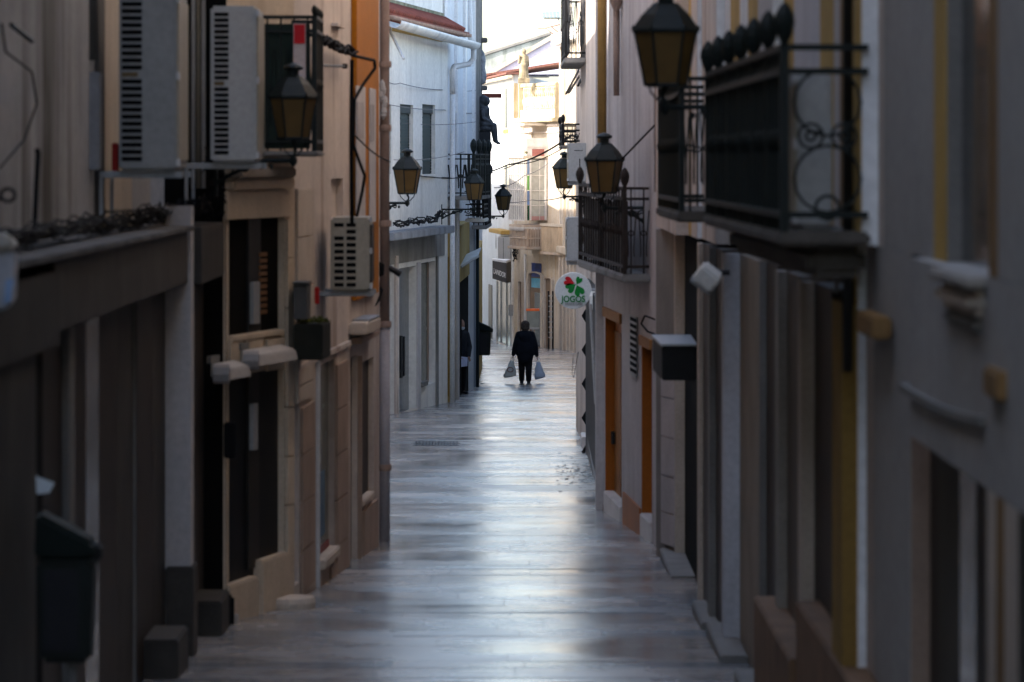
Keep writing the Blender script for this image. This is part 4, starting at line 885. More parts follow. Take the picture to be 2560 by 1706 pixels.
# ------------------------------------------------------------------ wall lanterns
def lantern(label, px, py, Y, wpx, wall_x, arm_py=None, rot=0.0, side=None):
    """px, py: middle of the glass bottom; wpx: width across the top rim in photo pixels"""
    w_ = wpx / F * Y / 1.0; c = W(px, py, Y); th = thing('street_lamp', label, 'lantern', c, 'hexagonal iron wall lanterns'); r1, r0 = w_ / 2, w_ * .325; h = w_ * .84
    def ring(r, z, k): q = math.pi / 3 * k + rot; return c + Vector((r * math.cos(q), r * math.sin(q), z))
    rib = MB()
    for k in range(6): rib.tube([ring(r0, 0, k), ring(r1 * .97, h, k)], w_ * .022, 5)
    for k in range(6):
        rib.tube([ring(r0, 0, k), ring(r0, 0, k + 1)], w_ * .024, 5); rib.tube([ring(r1, h, k), ring(r1, h, k + 1)], w_ * .03, 5)
        rib.lathe(ring(r1 * 1.02, h, k), [(w_ * .02, 0), (w_ * .035, w_ * .04), (w_ * .008, w_ * .10)], 5)
    rib.build('frame', green_iron, th)
    for k in range(6): MB().add([ring(r0 * .97, .005, k), ring(r0 * .97, .005, k + 1), ring(r1 * .95, h - .005, k + 1), ring(r1 * .95, h - .005, k)] + [ring(r0 * .97 - .004, .005, k), ring(r0 * .97 - .004, .005, k + 1), ring(r1 * .95 - .004, h - .005, k + 1), ring(r1 * .95 - .004, h - .005, k)], [(0, 1, 2, 3), (7, 6, 5, 4), (0, 4, 5, 1), (1, 5, 6, 2), (2, 6, 7, 3), (3, 7, 4, 0)]).build('pane', amber, th)
    MB().lathe(c, [(r1 * 1.06, h), (r1 * 1.06, h + w_ * .03), (r1 * .74, h + w_ * .26), (r1 * .40, h + w_ * .43)], 6, rot=rot).build('roof', green_iron, th)
    MB().lathe(c, [(r1 * .40, h + w_ * .431), (r1 * .24, h + w_ * .46), (r1 * .24, h + w_ * .56), (r1 * .40, h + w_ * .58), (r1 * .42, h + w_ * .63), (r1 * .25, h + w_ * .69), (r1 * .05, h + w_ * .72)], 10).build('cap', green_iron, th, smooth=False)
    MB().lathe(c, [(r0 * .9, -.012), (r0 * .9, -.002)], 6, rot=rot).build('base_plate', green_iron, th)
    sd = math.copysign(1, wall_x - c.x); L = abs(wall_x - c.x); za = -w_ * .42 if arm_py is None else (Z(arm_py, Y) - c.z)
    arm = MB(); A = lambda u, v: c + Vector((sd * u, .0, v))
    arm.tube([A(0, -.012), A(-.02, za * .45), A(0, za)], [w_ * .05, w_ * .03, w_ * .04], 6)
    arm.lathe(A(0, za), [(.004, -w_ * .13), (w_ * .075, -w_ * .06), (w_ * .09, 0), (w_ * .075, w_ * .06), (.004, w_ * .11)], 8)
    arm.tube([A(0, za), A(L, za)], w_ * .05, 6)
    for k in (-1, 1): arm.tube([A(k * r0 * .8, -.005), A(k * r0 * .7, za * .35), A(k * r0 * .3, za * .75), A(0, za * .85)], w_ * .016, 5)
    arm.tube([A(L * .35 + L * .65 * t, za - w_ * .06 - w_ * .42 * t ** 1.6) for t in [i / 8 for i in range(9)]], w_ * .048, 6)
    for (u, v, r) in ((.42, .12, .07), (.62, .16, .10), (.84, .20, .15)):
        arm.tube([A(L * u + w_ * r * math.cos(q) * (1 - q / 14), za - w_ * v + w_ * r * math.sin(q) * (1 - q / 14)) for q in [i * .7 for i in range(14)]], w_ * .024, 5)
    arm.lathe(A(L * .28, za - w_ * .13), [(.004, -w_ * .06), (w_ * .05, 0), (.004, w_ * .06)], 7)
    arm.build('arm', green_iron, th)
    MB().box(min(wall_x, wall_x - sd * .02), max(wall_x, wall_x - sd * .02), Y - .03, Y + .03, c.z + za - w_ * .75, c.z + za + w_ * .25).build('wall_plate', green_iron, th)
    return th
lantern('lantern on the left in front of the dark balcony, beside the striped air conditioner', 733, 346, 26.6, 121, -2.06, 402, .08)
lantern('big lantern at top right, partly cut off by the picture edge', 1664, 213, 21.4, 160, 1.40, 268, .05)
lantern('lantern in front of the white house with the shuttered windows', 1018, 484, 50, 72, -1.75, 508, .3)
lantern('lantern half hidden in front of the iron balcony beside the shuttered white house', 1186, 500, 76, 50, -1.40, 524, .1)
lantern('small lantern on the left nearest to the walking woman', 1258, 525, 96, 41, -.80, 541, .2)
lantern('lantern hanging over the rusty panelled balcony on the right', 1511, 482, 37.0, 96, 1.315, 520, .1)
lantern('lantern partly behind a white air conditioner on the right', 1411, 470, 58.8, 58, 1.11, 492, .05)

# ------------------------------------------------------------------ air conditioners
def ac(label, x0, x1, Y0, L, z0, z1, mat, slots, trim=True, shelf=None, dark_front=False):
    """outdoor unit: x0..x1 depth, Y0 the end that faces the camera, slots: list of (u0, u1, v0, v1) fractions of that end face"""
    th = thing('air_conditioner', label, 'air conditioner', ((x0 + x1) / 2, Y0 + L / 2, z0), 'outdoor air conditioner units on the house fronts')
    MB().box(x0, x1, Y0, Y0 + L, z0, z1).build('casing', mat, th, bevel=.018)
    for (u0, u1, v0, v1, *bdg) in slots: MB().box(x0 + (x1 - x0) * u0, x0 + (x1 - x0) * u1, Y0 - .004, Y0 + .01, z0 + (z1 - z0) * v0, z0 + (z1 - z0) * v1).build('badge' if bdg else 'vent_slot', M('brown_badge', (.14, .10, .05), .5, .1, 6) if bdg else slotmat, th)
    xf, sg = (x1, 1) if x1 < 0 else (x0, -1)
    if trim:
        MB().box(min(xf, xf + sg * .012), max(xf, xf + sg * .012), Y0 + .05, Y0 + L - .05, z0 + .06, z1 - .06).build('front_grille', browndark if dark_front else acbeige, th, bevel=.004)
        for z in (.02, .5, .93): MB().box(min(xf, xf + sg * .02), max(xf, xf + sg * .02), Y0 + .02, Y0 + .10, z0 + (z1 - z0) * z, z0 + (z1 - z0) * z + .05).build('grille_clip', pipewhite, th, bevel=.006)
    xw = shelf if shelf is not None else (x0 - .15 if x1 < 0 else x1 + .15)
    for y in (Y0 + .06, Y0 + L - .12):
        MB().box(min(xw, xf), max(xw, xf + sg * .03), y, y + .045, z0 - .045, z0 - .004).build('bracket', acgrey, th, bevel=.004)
        MB().hexa([(xw, y, z0 - .30), (xw - sg * -.02, y, z0 - .30), (xw - sg * -.02, y + .03, z0 - .30), (xw, y + .03, z0 - .30)], [(xw, y, z0 - .046), (xw - sg * -.02, y, z0 - .046), (xw - sg * -.02, y + .03, z0 - .046), (xw, y + .03, z0 - .046)]).build('bracket', acgrey, th)
    return th
def zz_(py, Y): return Z(py, Y)
Y0 = 23.2; x0, x1 = XY(297, Y0)[0], XY(440, Y0)[0]
sl = []
za, zb_ = zz_(427, Y0), zz_(-25, Y0)
for k in range(26):
    py = 398 - k * 17.6; v = (427 - py) / 452.; sl.append((.05 + .003 * (k / 26), .86 * .47 if k != 12 else .33, v - .0115, v + .0125) + ((1,) if k == 12 else ()))
ac('tall air conditioner at top left, top cut off, with a long ladder of vent slots', x0, x1, Y0, .8, za, zb_, M('blue_grey_sheet', (.27, .27, .265), .45, .04, 2, .3), sl, shelf=-2.5)
MB().box(XY(282, 23.6)[0], XY(297, 23.6)[0], 23.5, 23.7, zz_(430, 23.6), zz_(357, 23.6)).build('red_can', red) if 0 else None
rc = tagt(MB().box(XY(281, 23.55)[0], XY(297, 23.55)[0], 23.5, 23.6, zz_(430, 23.55), zz_(358, 23.55)).build('pipe_cover', red, bevel=.008), 'dark red pipe cover on the wall behind the tall top-left air conditioner', 'pipe cover')
Y0 = 25.75; x0, x1 = XY(526, Y0)[0], XY(640, Y0)[0]; sl = []
for k in range(25):
    py = 382 - k * 14.4; v = (406 - py) / 391.; sl.append((.085, .40 if k != 12 else .30, v - .012, v + .012) + ((1,) if k == 12 else ()))
ac('white slotted air conditioner beside the left lantern', x0, x1, Y0, .75, zz_(406, Y0), zz_(15, Y0), acwhite, sl, shelf=-2.2)
Y0 = 30.6; x0, x1 = XY(826, Y0)[0], XY(924, Y0)[0]; sl = []
for k in range(10):
    for c in range(2):
        py = 563 + k * 16.6; v = (728 - py) / 184.
        if not (k == 1 and c == 0): sl.append((.10 + c * .31, .34 + c * .31, v - .026, v + .026))
a3_ = ac('beige air conditioner with two columns of vents below the orange pilaster', x0, x1, Y0, .75, zz_(728, Y0), zz_(544, Y0), acbeige, sl, dark_front=True, shelf=-1.62)
a3_['label'] = 'beige air conditioner with two columns of vents below the orange pilaster'
tagt(MB().box(XY(788, 30.3)[0], XY(799, 30.3)[0], 30.2, 30.3, zz_(760, 30.3), zz_(717, 30.3)).build('pipe_cover', red, bevel=.008), 'small bright red cover left of the beige air conditioner', 'pipe cover')
ac('upper grey air conditioner beside the right-hand lantern, over the hanging sign', XY(1421, 58)[0], 1.15, 58.0, .8, zz_(456, 58), zz_(358, 58), acgrey, [(.3, .72, .80, .815), (.55, .6, .4, .6)], shelf=1.2)
ac('grey air conditioner directly above the round hanging sign', XY(1417, 55)[0], 1.14, 55.0, .8, zz_(655, 55), zz_(544, 55), acgrey, [(.42, .75, .80, .815), (.5, .55, .3, .5), (.5, .62, .06, .22)], shelf=1.2)
ac('air conditioner on the top right balcony behind its black screen', XY(1452, 61)[0], 1.28, 60.6, .7, zz_(120, 61), zz_(38, 61), acgrey, [(.2, .6, .5, .52)], shelf=1.3)
ac('air conditioner behind the iron railing of the long right balcony', XY(1958, 16.4)[0] + .06, XY(2078, 16.4)[0], 16.35, .8, ZC - .29, zz_(178, 16.4), acwhite, [(.3, .7, .6, .62)], shelf=1.45)
q = ac('white air conditioner over the grey shop sign at the street end', XY(1245, 163)[0], XY(1277, 163)[0], 162.6, 1.2, zz_(650, 163), zz_(592, 163), acwhite, [(.4, .43, .05, .95)], shelf=.1)
ac('pale box unit on the sunlit pilastered front', XY(1411, 148)[0], XY(1430, 148)[0], 148, .8, zz_(345, 148), zz_(308, 148), acbeige, [(.3, .6, .5, .52)], shelf=XY(1440, 148)[0])

# ------------------------------------------------------------------ signs
def text_mesh(txt, size, mat, name, parent, place, ext=.004):
    cu = bpy.data.curves.new(name, 'FONT'); cu.body = txt; cu.size = size; cu.align_x = 'CENTER'; cu.align_y = 'CENTER'; cu.extrude = ext; cu.offset = size * .018
    tmp = bpy.data.objects.new('tmp', cu); COL.objects.link(tmp); dg = bpy.context.evaluated_depsgraph_get()
    me = bpy.data.meshes.new_from_object(tmp.evaluated_get(dg)); bpy.data.objects.remove(tmp); bpy.data.curves.remove(cu)
    me.transform(place); o0 = world_loc(parent); me.transform(Matrix.Translation(-o0)); me.materials.clear(); me.materials.append(mat)
    o = bpy.data.objects.new(name, me); COL.objects.link(o); o.parent = parent; return o
def facing(c, sx=1.0): return Matrix.Translation(c) @ Matrix.Rotation(R(90), 4, 'X') @ Matrix.Scale(sx, 4, Vector((1, 0, 0)))
YS = 51.0; c = W(1433, 727, YS); rS = 46.0 / F * YS
JS = thing('hanging_sign', 'round white hanging sign with a red and green clover and green lettering', 'shop sign', c)
MB().lathe(c, [(rS * .97, -.05), (rS, -.045), (rS, .045), (rS * .97, .05)], 40, 'y').build('disc', M('sign_white', (.62, .64, .63), .4, .03, 3), JS)
MB().tube([c + Vector((rS * .9, 0, 0)), c + Vector((rS + .12, 0, 0))], .03, 8).build('arm', acgrey, JS)
gs = M('sign_green', (.01, .20, .035), .4, .03); rs = M('sign_red', (.50, .012, .02), .4, .03)
def lobe(mb, cx, cz, r, sx=1, sz=1, rot=0):
    pts = []
    for k in range(20):
        q = 2 * math.pi * k / 20; u, v = r * sx * math.cos(q), r * sz * math.sin(q)
        pts.append(c + Vector(((cx + u * math.cos(rot) - v * math.sin(rot)) * rS, -.052, (cz + u * math.sin(rot) + v * math.cos(rot)) * rS)))
    mb.extrude(pts, (0, -.004, 0))
mb = MB()
def heart(mb, tip, ang, L, wd):
    # heart-shaped leaf: tip at the clover's centre, lobes outwards
    pts = []
    for k in range(28):
        t = 2 * math.pi * k / 28; u = 16 * math.sin(t) ** 3 / 17 * wd; v = (13 * math.cos(t) - 5 * math.cos(2 * t) - 2 * math.cos(3 * t) - math.cos(4 * t) + 17) / 29 * L
        x = tip[0] + v * math.cos(ang) - u * math.sin(ang); z = tip[1] + v * math.sin(ang) + u * math.cos(ang)
        pts.append(c + Vector((x * rS, -.0505, z * rS)))
    mb.extrude(pts, (0, -.004, 0))
heart(mb, (.10, .38), R(160), .62, .26); mb.build('red_leaf', rs, JS)
mb = MB(); heart(mb, (.16, .36), R(212), .60, .30); heart(mb, (.18, .34), R(292), .62, .30); heart(mb, (.17, .32), R(62), .46, .19); mb.build('green_leaf', gs, JS)
text_mesh('JOGOS', .118, gs, 'lettering', JS, facing(c + Vector((0, -.058, -rS * .46)), .86))
text_mesh('SANTA CASA', .046, M('sign_grey', (.30, .30, .30), .5), 'lettering', JS, facing(c + Vector((.01, -.058, -rS * .72)), .86))
YL = 160.5; p = W(1254, 680, YL)
LS = thing('hanging_sign', 'dark grey boxed sign with pale capital letters over the far shop window', 'shop sign', p)
x0, x1, x2 = XY(1231, YL)[0], XY(1266, YL)[0], XY(1278, YL)[0]
MB().hexa([(x0, YL, Z(697, YL)), (x1, YL, Z(708, YL)), (x2, YL + .9, Z(708, YL)), (x0 + .1, YL + .9, Z(697, YL))], [(x0, YL, Z(652, YL)), (x1, YL, Z(658, YL)), (x2, YL + .9, Z(655, YL)), (x0 + .1, YL + .9, Z(652, YL))]).build('box', M('sign_grey_dark', (.085, .08, .078), .5, .05), LS)
MB().hexa([(x0 - .01, YL - .01, Z(652, YL) + .002), (x1, YL - .01, Z(658, YL) + .002), (x2, YL + .92, Z(655, YL) + .002), (x0, YL + .92, Z(652, YL) + .002)], [(x0 - .01, YL - .01, Z(648, YL)), (x1, YL - .01, Z(652, YL)), (x2, YL + .92, Z(650, YL)), (x0, YL + .92, Z(648, YL))]).build('cap', whiteclean, LS)
text_mesh('LANIDOR', .19, M('sign_letter', (.75, .75, .73), .4), 'lettering', LS, facing(W(1249, 684, YL) + Vector((0, -.012, 0)), .62) @ Matrix.Scale(1.55, 4, Vector((0, 1, 0))) @ Matrix.Rotation(R(-9), 4, 'Z'))
bl = tagt(MB().lathe(W(1240, 604, 159), [(.05, -.02), (.30, -.015), (.30, .015), (.05, .02)], 20, 'x').build('hanging_sign', acgrey), 'thin round sign seen edge-on in front of the far white air conditioner', 'shop sign')
bl.scale = (1, 1, 1)
BS = thing('box_sign', 'black box sign projecting from the house over the narrow black doorway on the right', 'shop sign', W(1690, 900, 29.6))
xa, xb, xc = XY(1634, 30.4)[0], XY(1655, 29.6)[0], XY(1742, 29.6)[0]
MB().hexa([(xa, 30.6, Z(938, 30)), (xb, 29.6, Z(952, 29.6)), (xc, 29.6, Z(952, 29.6)), (xc, 30.6, Z(938, 30))], [(xa, 30.6, Z(852, 30)), (xb, 29.6, Z(866, 29.6)), (xc, 29.6, Z(866, 29.6)), (xc, 30.6, Z(852, 30))]).build('box', blackish, BS, bevel=.01)
MB().hexa([(xa - .01, 30.62, Z(851.5, 30)), (xb - .01, 29.58, Z(865.5, 29.6)), (xc, 29.58, Z(865.5, 29.6)), (xc, 30.62, Z(851.5, 30))], [(xa - .01, 30.62, Z(846, 30)), (xb - .01, 29.58, Z(860, 29.6)), (xc, 29.58, Z(860, 29.6)), (xc, 30.62, Z(846, 30))]).build('lid', M('bare_zinc', (.6, .62, .64), .3), BS)
# left-edge lamp shade sign, floodlights, cameras
FL = thing('flood_light', 'white square floodlight tilted on the right house front under the balcony', 'floodlight', W(1770, 692, 24.5))
cc = W(1771, 690, 24.5)
for dims, nm, mt in (((-.075, .075, -.07, .07, -.06, .06), 'body', M('white_enamel', (.75, .74, .70), .35, .04)), ((-.08, .08, -.075, .075, -.078, -.062), 'glass', acgrey)):
    o = MB().box(*dims).build(nm, mt, None, bevel=.015); o.parent = FL; o.rotation_euler = (R(20), R(38), 0)
MB().tube([cc + Vector((.04, .05, .02)), cc + Vector((.14, .05, .02))], .02, 6).build('arm', blackish, FL)
for (lab, pxs) in (('left white awning cassette over the black door', (571, 640, 885, 958)), ('right white awning cassette over the black door', (645, 756, 848, 920))):
    a, b, y0, y1 = pxs; th = thing('awning_cassette', lab, 'awning', w2.P((a + b) / 2, (y0 + y1) / 2, .1), 'white awning cassettes over the black door')
    sa, sb = w2.s_at(a, .2), w2.s_at(b, .2); zc = w2.z_at((y0 + y1) / 2 + 6, (sa + sb) / 2, .2); q = lambda s, o, z: w2.pt(s, o, z)
    MB().hexa([q(sa + .12, .03, zc - .04), q(sb, .03, zc - .04), q(sb, .17, zc - .06), q(sa + .12, .17, zc - .06)], [q(sa + .12, .03, zc + .06), q(sb, .03, zc + .06), q(sb, .15, zc + .02), q(sa + .12, .15, zc + .02)]).build('cover', M('off_white_metal', (.44, .40, .36), .5, .06, 3, .3), th, bevel=.008)
    MB().lathe(q(sa + .06, .13, zc - .01), [(.04, -.06), (.068, -.055), (.068, .055), (.04, .06)], 8, 'x').build('end_cap', M('grey_end_cap', (.32, .30, .29), .5), th)
    MB().hexa([q(sa + .1, .01, zc + .06), q(sa + .3, .01, zc + .06), q(sa + .3, .04, zc + .06), q(sa + .1, .04, zc + .06)], [q(sa + .1, .01, zc + .11), q(sa + .3, .01, zc + .11), q(sa + .3, .04, zc + .11), q(sa + .1, .04, zc + .11)]).build('wall_plate', greystone, th)
SC_ = thing('security_camera', 'black camera arm sticking out from the corner downpipe above the small canopy', 'camera', W(965, 680, 37))
cb = W(957, 672, 36.2); MB().lathe(cb, [(.02, -.09), (.05, -.06), (.055, .04), (.02, .08)], 8).build('body', blackish, SC_)
MB().tube([cb + Vector((.01, 0, .03)), W(985, 676, 36.2), W(1002, 686, 36.2)], [.03, .028, .034], 8).build('arm', blackish, SC_)
MB().tube([cb + Vector((0, 0, -.06)), W(953, 720, 36.2), W(945, 745, 36.0), W(930, 770, 35.5)], [.03, .024, .03, .02], 6).build('cable', wiremat, SC_)
SG = thing('lamp_shade_sign', 'blurred white drum-shaped sign cut off by the left picture edge', 'shop sign', W(8, 670, 15.1))
g = W(2, 670, 15.3)
MB().hexa([W(-70, 800, 15.3), W(28, 770, 15.1), W(42, 752, 15.6), W(-50, 790, 15.9)], [W(-70, 640, 15.3), W(34, 625, 15.1), W(46, 628, 15.6), W(-50, 640, 15.9)]).build('drum', M('drum_white', (.55, .56, .60), .5), SG, bevel=.012)
MB().hexa([W(-72, 640, 15.25), W(38, 625, 15.05), W(49, 628, 15.6), W(-52, 640, 15.95)], [W(-70, 590, 15.3), W(22, 578, 15.1), W(36, 590, 15.6), W(-50, 590, 15.9)]).build('cap', M('cream_cap', (.50, .46, .40), .5), SG, bevel=.02)
MB().hexa([W(10, 760, 15.07), W(27, 754, 15.04), W(27, 754, 15.05), W(10, 760, 15.1)], [W(14, 700, 15.07), W(36, 696, 15.04), W(36, 696, 15.05), W(14, 700, 15.1)]).build('blue_print', M('pale_blue_print', (.35, .5, .75), .5), SG)
MB().box(-2.1, XY(20, 15.3)[0], 15.3, 15.34, Z(610, 15.3), Z(600, 15.3)).build('arm', blackish, SG)

# ------------------------------------------------------------------ bins
def bin_(label, c, wd, dp, ht, sgn, post=None):
    th = thing('litter_bin', label, 'litter bin', c, 'dark green wall-hung litter bins')
    b = MB(); k = .86
    b.hexa([c + Vector((-wd / 2 * k, -dp / 2 * k, 0)), c + Vector((wd / 2 * k, -dp / 2 * k, 0)), c + Vector((wd / 2 * k, dp / 2 * k, 0)), c + Vector((-wd / 2 * k, dp / 2 * k, 0))],
           [c + Vector((-wd / 2, -dp / 2, ht * .68)), c + Vector((wd / 2, -dp / 2, ht * .68)), c + Vector((wd / 2, dp / 2, ht * .68)), c + Vector((-wd / 2, dp / 2, ht * .68))])
    b.build('body', green_iron, th, bevel=.02)
    MB().hexa([c + Vector((-wd * .52, -dp * .52, ht * .685)), c + Vector((wd * .54, -dp * .52, ht * .685)), c + Vector((wd * .54, dp * .52, ht * .685)), c + Vector((-wd * .52, dp * .52, ht * .685))],
              [c + Vector((-wd * .5 if sgn > 0 else -wd * .3, -dp * .48, ht * (1 if sgn > 0 else .82))), c + Vector((wd * .5, -dp * .48, ht * (.80 if sgn > 0 else 1))), c + Vector((wd * .5, dp * .48, ht * (.80 if sgn > 0 else 1))), c + Vector((-wd * .5 if sgn > 0 else -wd * .3, dp * .48, ht * (1 if sgn > 0 else .82)))]).build('lid', M('bin_green', (.008, .013, .011), .75, .08), th, bevel=.02)
    MB().box(c.x + wd * .42, c.x + wd * .62, c.y - dp * .3, c.y + dp * .3, c.z + ht * .66, c.z + ht * .78).build('lip', blackish, th, bevel=.015)
    MB().box(c.x - wd * .36, c.x + wd * .24, c.y - dp * .5, c.y - dp * .47, c.z + ht * .08, c.z + ht * .62).build('front_panel', M('bin_dark_panel', (.02, .02, .024), .5), th)
    if post: MB().tube([Vector((c.x + .02, c.y, c.z - .002)), Vector((c.x + .02, c.y, G(c.y) - .02))], post, 8).build('post', greystone, th)
    else: MB().box(c.x - wd * .7, c.x - wd * .5, c.y - .05, c.y + .05, c.z + ht * .3, c.z + ht * .5).build('bracket', blackish, th)
    return th
yb_ = 16.3; cb = W(168, 1652, yb_)
bin_('near dark green bin on a post at the bottom left', cb, .245, .22, .64, 1, .025)
cb2 = W(1209, 888, 100); bin_('small dark green bin on the wall left of the walking woman', cb2, .40, .4, .90, 1)
tagt(MB().hexa([W(92, 1236, 16.5), W(122, 1232, 16.5), W(124, 1232, 16.56), W(93, 1236, 16.56)], [W(89, 1190, 16.5), W(137, 1208, 16.5), W(137, 1208, 16.56), W(90, 1190, 16.56)]).build('door_plate', M('bright_plate', (.70, .76, .80), .3)), 'small bright white plate on the dark shop front above the near bin', 'plate')

# ------------------------------------------------------------------ cables
def cable(label, pts, r=.008, sag=0.0, mat=wiremat, n=14, name='cable'):
    P = [W(*p) for p in pts]; out = []
    for i in range(len(P) - 1):
        for k in range(n if sag else 4):
            t = k / (n if sag else 4); q = P[i].lerp(P[i + 1], t); q.z -= sag * 4 * t * (1 - t); out.append(q)
    out.append(P[-1]); o = MB().tube(out, r, 5).build(name, mat); tagt(o, label, 'cable'); return o
def bundle(label, path, n, spread, r=.008, seed=1):
    rd = random.Random(seed); mb = MB()
    for k in range(n):
        pts = []; off = Vector((rd.uniform(0, spread), rd.uniform(-spread, spread), rd.uniform(0, spread)))
        for i in range(len(path) - 1):
            for j in range(8):
                t = j / 8; q = path[i].lerp(path[i + 1], t); pts.append(q + off + Vector((rd.uniform(-1, 1), rd.uniform(-1, 1), rd.uniform(-1, 1.3))) * spread * .42)
        mb.tube(pts, r * rd.uniform(.6, 1.5), 5)
    o = mb.build('cable_bundle', wiremat); tagt(o, label, 'cables'); return o
bundle('tangle of black cables along the dark stone ledge on the left', [Vector((-2.30, 15.5, FZ1 + .06)), Vector((-2.32, 19, FZ1 + .06)), Vector((-2.32, 23, FZ1 + .06)), Vector((-2.28, 25.5, FZ1 + .08)), Vector((-2.12, 26.6, FZ1 + .12))], 22, .08, .0042, 4)
bundle('knot of black cables hanging at the corner under the slotted air conditioners', [Vector((-2.12, 26.7, ZC + .0)), Vector((-2.14, 26.75, ZC - .12)), Vector((-2.08, 26.8, ZC - .3)), Vector((-2.1, 26.85, ZC - .42))], 12, .07, .005, 7)
bundle('thick cable bundle sloping from the dark balcony to the orange pilaster', [w3.P(788, 98, .1), w3.P(820, 118, .1), w3.P(850, 130, .1), w3.P(884, 142, .1)], 9, .05, .009, 9)
bundle('cables lying on the grey ledge of the white house', [w4.P(985, 566, .30), w4.P(1040, 560, .3), w4.P(1085, 554, .3), w4.P(1100, 535, .25)], 7, .09, .012, 12)
bundle('cable tangle on the far corner beside the white air conditioner', [W(1279, 588, 161.5), W(1283, 625, 161.5), W(1284, 660, 161.5)], 7, .16, .02, 15)
cable('thick black cable kinking across the orange pilaster', [(884, 140, 30.6), (936, 152, 31.2), (938, 170, 31.2), (905, 215, 31.0), (886, 250, 30.7), (882, 360, 30.7), (900, 410, 30.8), (912, 440, 31), (905, 480, 31), (892, 540, 30.8)], .014)
cable('straight black cable down the edge of the orange pilaster', [(880, 150, 30.5), (878, 350, 30.5), (880, 560, 30.6)], .016)
cable('thin wire slanting from the pilaster to the corner pipe', [(884, 335, 30.6), (975, 405, 36.5)], .007, .03)
cable('thin wire across the white house wall below the eave', [(970, 205, 72), (1000, 208, 73.5), (1105, 225, 80), (1190, 226, 95)], .008, .03, wiregrey)
cable('thin wire across the white house at window head height', [(972, 262, 72), (1110, 275, 80), (1190, 283, 95)], .008, .03, wiregrey)
cable('thick overhead cable crossing the bright street end', [(1478, 310, 60), (1430, 338, 66), (1270, 412, 92), (1105, 445, 80)], .018, .1)
cable('second overhead cable running beside the thick one', [(1478, 318, 60.5), (1290, 410, 93), (1050, 440, 70)], .010, .16)
cable('overhead wire from the left balcony to the bay window', [(1236, 470, 97), (1310, 440, 130), (1388, 394, 150)], .012, .1, wiregrey)
cable('lower overhead wire in front of the bay window glass', [(1240, 505, 97), (1330, 500, 130), (1420, 490, 62)], .010, .05, wiregrey)
cable('wire loop curving over the grey left wall', [(4, 60, 18.0), (14, 130, 18.2), (80, 180, 19.4), (92, 260, 19.6), (60, 350, 19.2), (0, 420, 18)], .006)
cable('black cable rising from the ledge on the grey left wall', [(85, 590, 18.6), (90, 480, 18.7), (95, 385, 18.8), (92, 372, 18.8)], .014)
cable('thin wire rising from the right lantern to the pinkish wall', [(1553, 400, 37), (1645, 305, 35.7)], .010)
cable('thin loop of wire hanging under the round sign', [(1446, 880, 53), (1434, 945, 53), (1430, 935, 53), (1433, 886, 53)], .006, 0, wiregrey)
cable('black cable loop beside the pale pipe above the second orange door', [(1640, 800, 35.5), (1612, 790, 35.7), (1603, 810, 35.8), (1620, 830, 35.6), (1636, 835, 35.5)], .010)
# ladder-like postcard rack and capsule machine at the far shop door
PR = thing('ladder_rack', 'tall black ladder-like rack leaning at the narrow arched far doorway', 'rack', W(1377, 876, 154.5))
for px in (1371, 1382): MB().box(XY(px, 154.6)[0] - .035, XY(px, 154.6)[0] + .035, 154.5, 154.56, G(154.6), Z(728, 154.6)).build('rail', blackish, PR)
for k in range(9): MB().box(XY(1371.5, 154.6)[0], XY(1381.5, 154.6)[0], 154.48, 154.58, Z(740 + k * 13, 154.6) - .02, Z(740 + k * 13, 154.6) + .02).build('rung', acgrey, PR)
YM = 153.0; VM = thing('capsule_machine', 'clear capsule machine full of coloured balls with an orange top behind the woman', 'vending machine', W(1332, 872, YM))
xa, xb = XY(1315, YM)[0], XY(1349, YM)[0]
MB().box(xa, xb, YM, YM + .5, Z(778, YM), Z(773, YM)).build('top', M('orange_plastic', (.75, .16, .05), .4), VM, bevel=.01)
MB().box(xa + .03, xb - .03, YM + .02, YM + .48, Z(819, YM), Z(778.3, YM)).build('case', M('case_grey_green', (.22, .24, .22), .3), VM)
MB().box(xa + .02, xb - .02, YM, YM + .5, Z(824, YM), Z(819.3, YM)).build('tray', acgrey, VM, bevel=.02)
MB().lathe((0.5 * (xa + xb), YM + .25, 0), [(.16, G(YM) - .02), (.05, G(YM) + .04), (.05, Z(824.3, YM))], 12).build('stand', acgrey, VM)
pal = [(.55, .05, .05), (.06, .14, .5), (.6, .45, .06), (.08, .35, .10), (.6, .6, .6), (.6, .22, .05)]
proto = {}
for k in range(120):
    i = random.randrange(6); r = .035
    if i not in proto:
        proto[i] = MB().lathe((0, 0, 0), [(.004, -r), (r * .7, -r * .7), (r, 0), (r * .7, r * .7), (.004, r)], 8).build('ball', M('ball_%d' % i, pal[i], .35), VM, smooth=True); o = proto[i]
    else: o = proto[i].copy(); COL.objects.link(o)
    o.parent = VM; o.location = Vector((random.uniform(xa + .06, xb - .06), YM + .005, random.uniform(Z(817, YM), Z(781, YM)))) - Vector(VM.location)
for o in proto.values(): o.location = Vector((random.uniform(xa + .06, xb - .06), YM + .005, Z(800, YM))) - Vector(VM.location)
# iron balconies on the white house with the shade-blue tint
w5a = Wall(P2(1119, 81.0), P2(1149, 84.0)); w5 = Wall(P2(1158, 87.5), P2(1190, 96))
balcony(L5, w5a, .02, w5a.len + 1.2, .55, Z(502, 80.5), Z(492, 80.5), Z(386, 80.5), green_iron, concrete, 12, 3, 3, 2.0, bt=2.6)
balcony(L5, Wall(P2(1178, 90), P2(1200, 97)), .1, 4.2, .34, Z(572, 91), Z(562, 91), Z(440, 91), blackish, concrete, 14, 3, 4, 1.6, bt=1.8)
balcony(L5, Wall(P2(1162, 84.0), P2(1176, 86)), .1, 1.6, .4, Z(556, 84), Z(547, 84), Z(512, 84), blackish, white, 8, 3, 0)
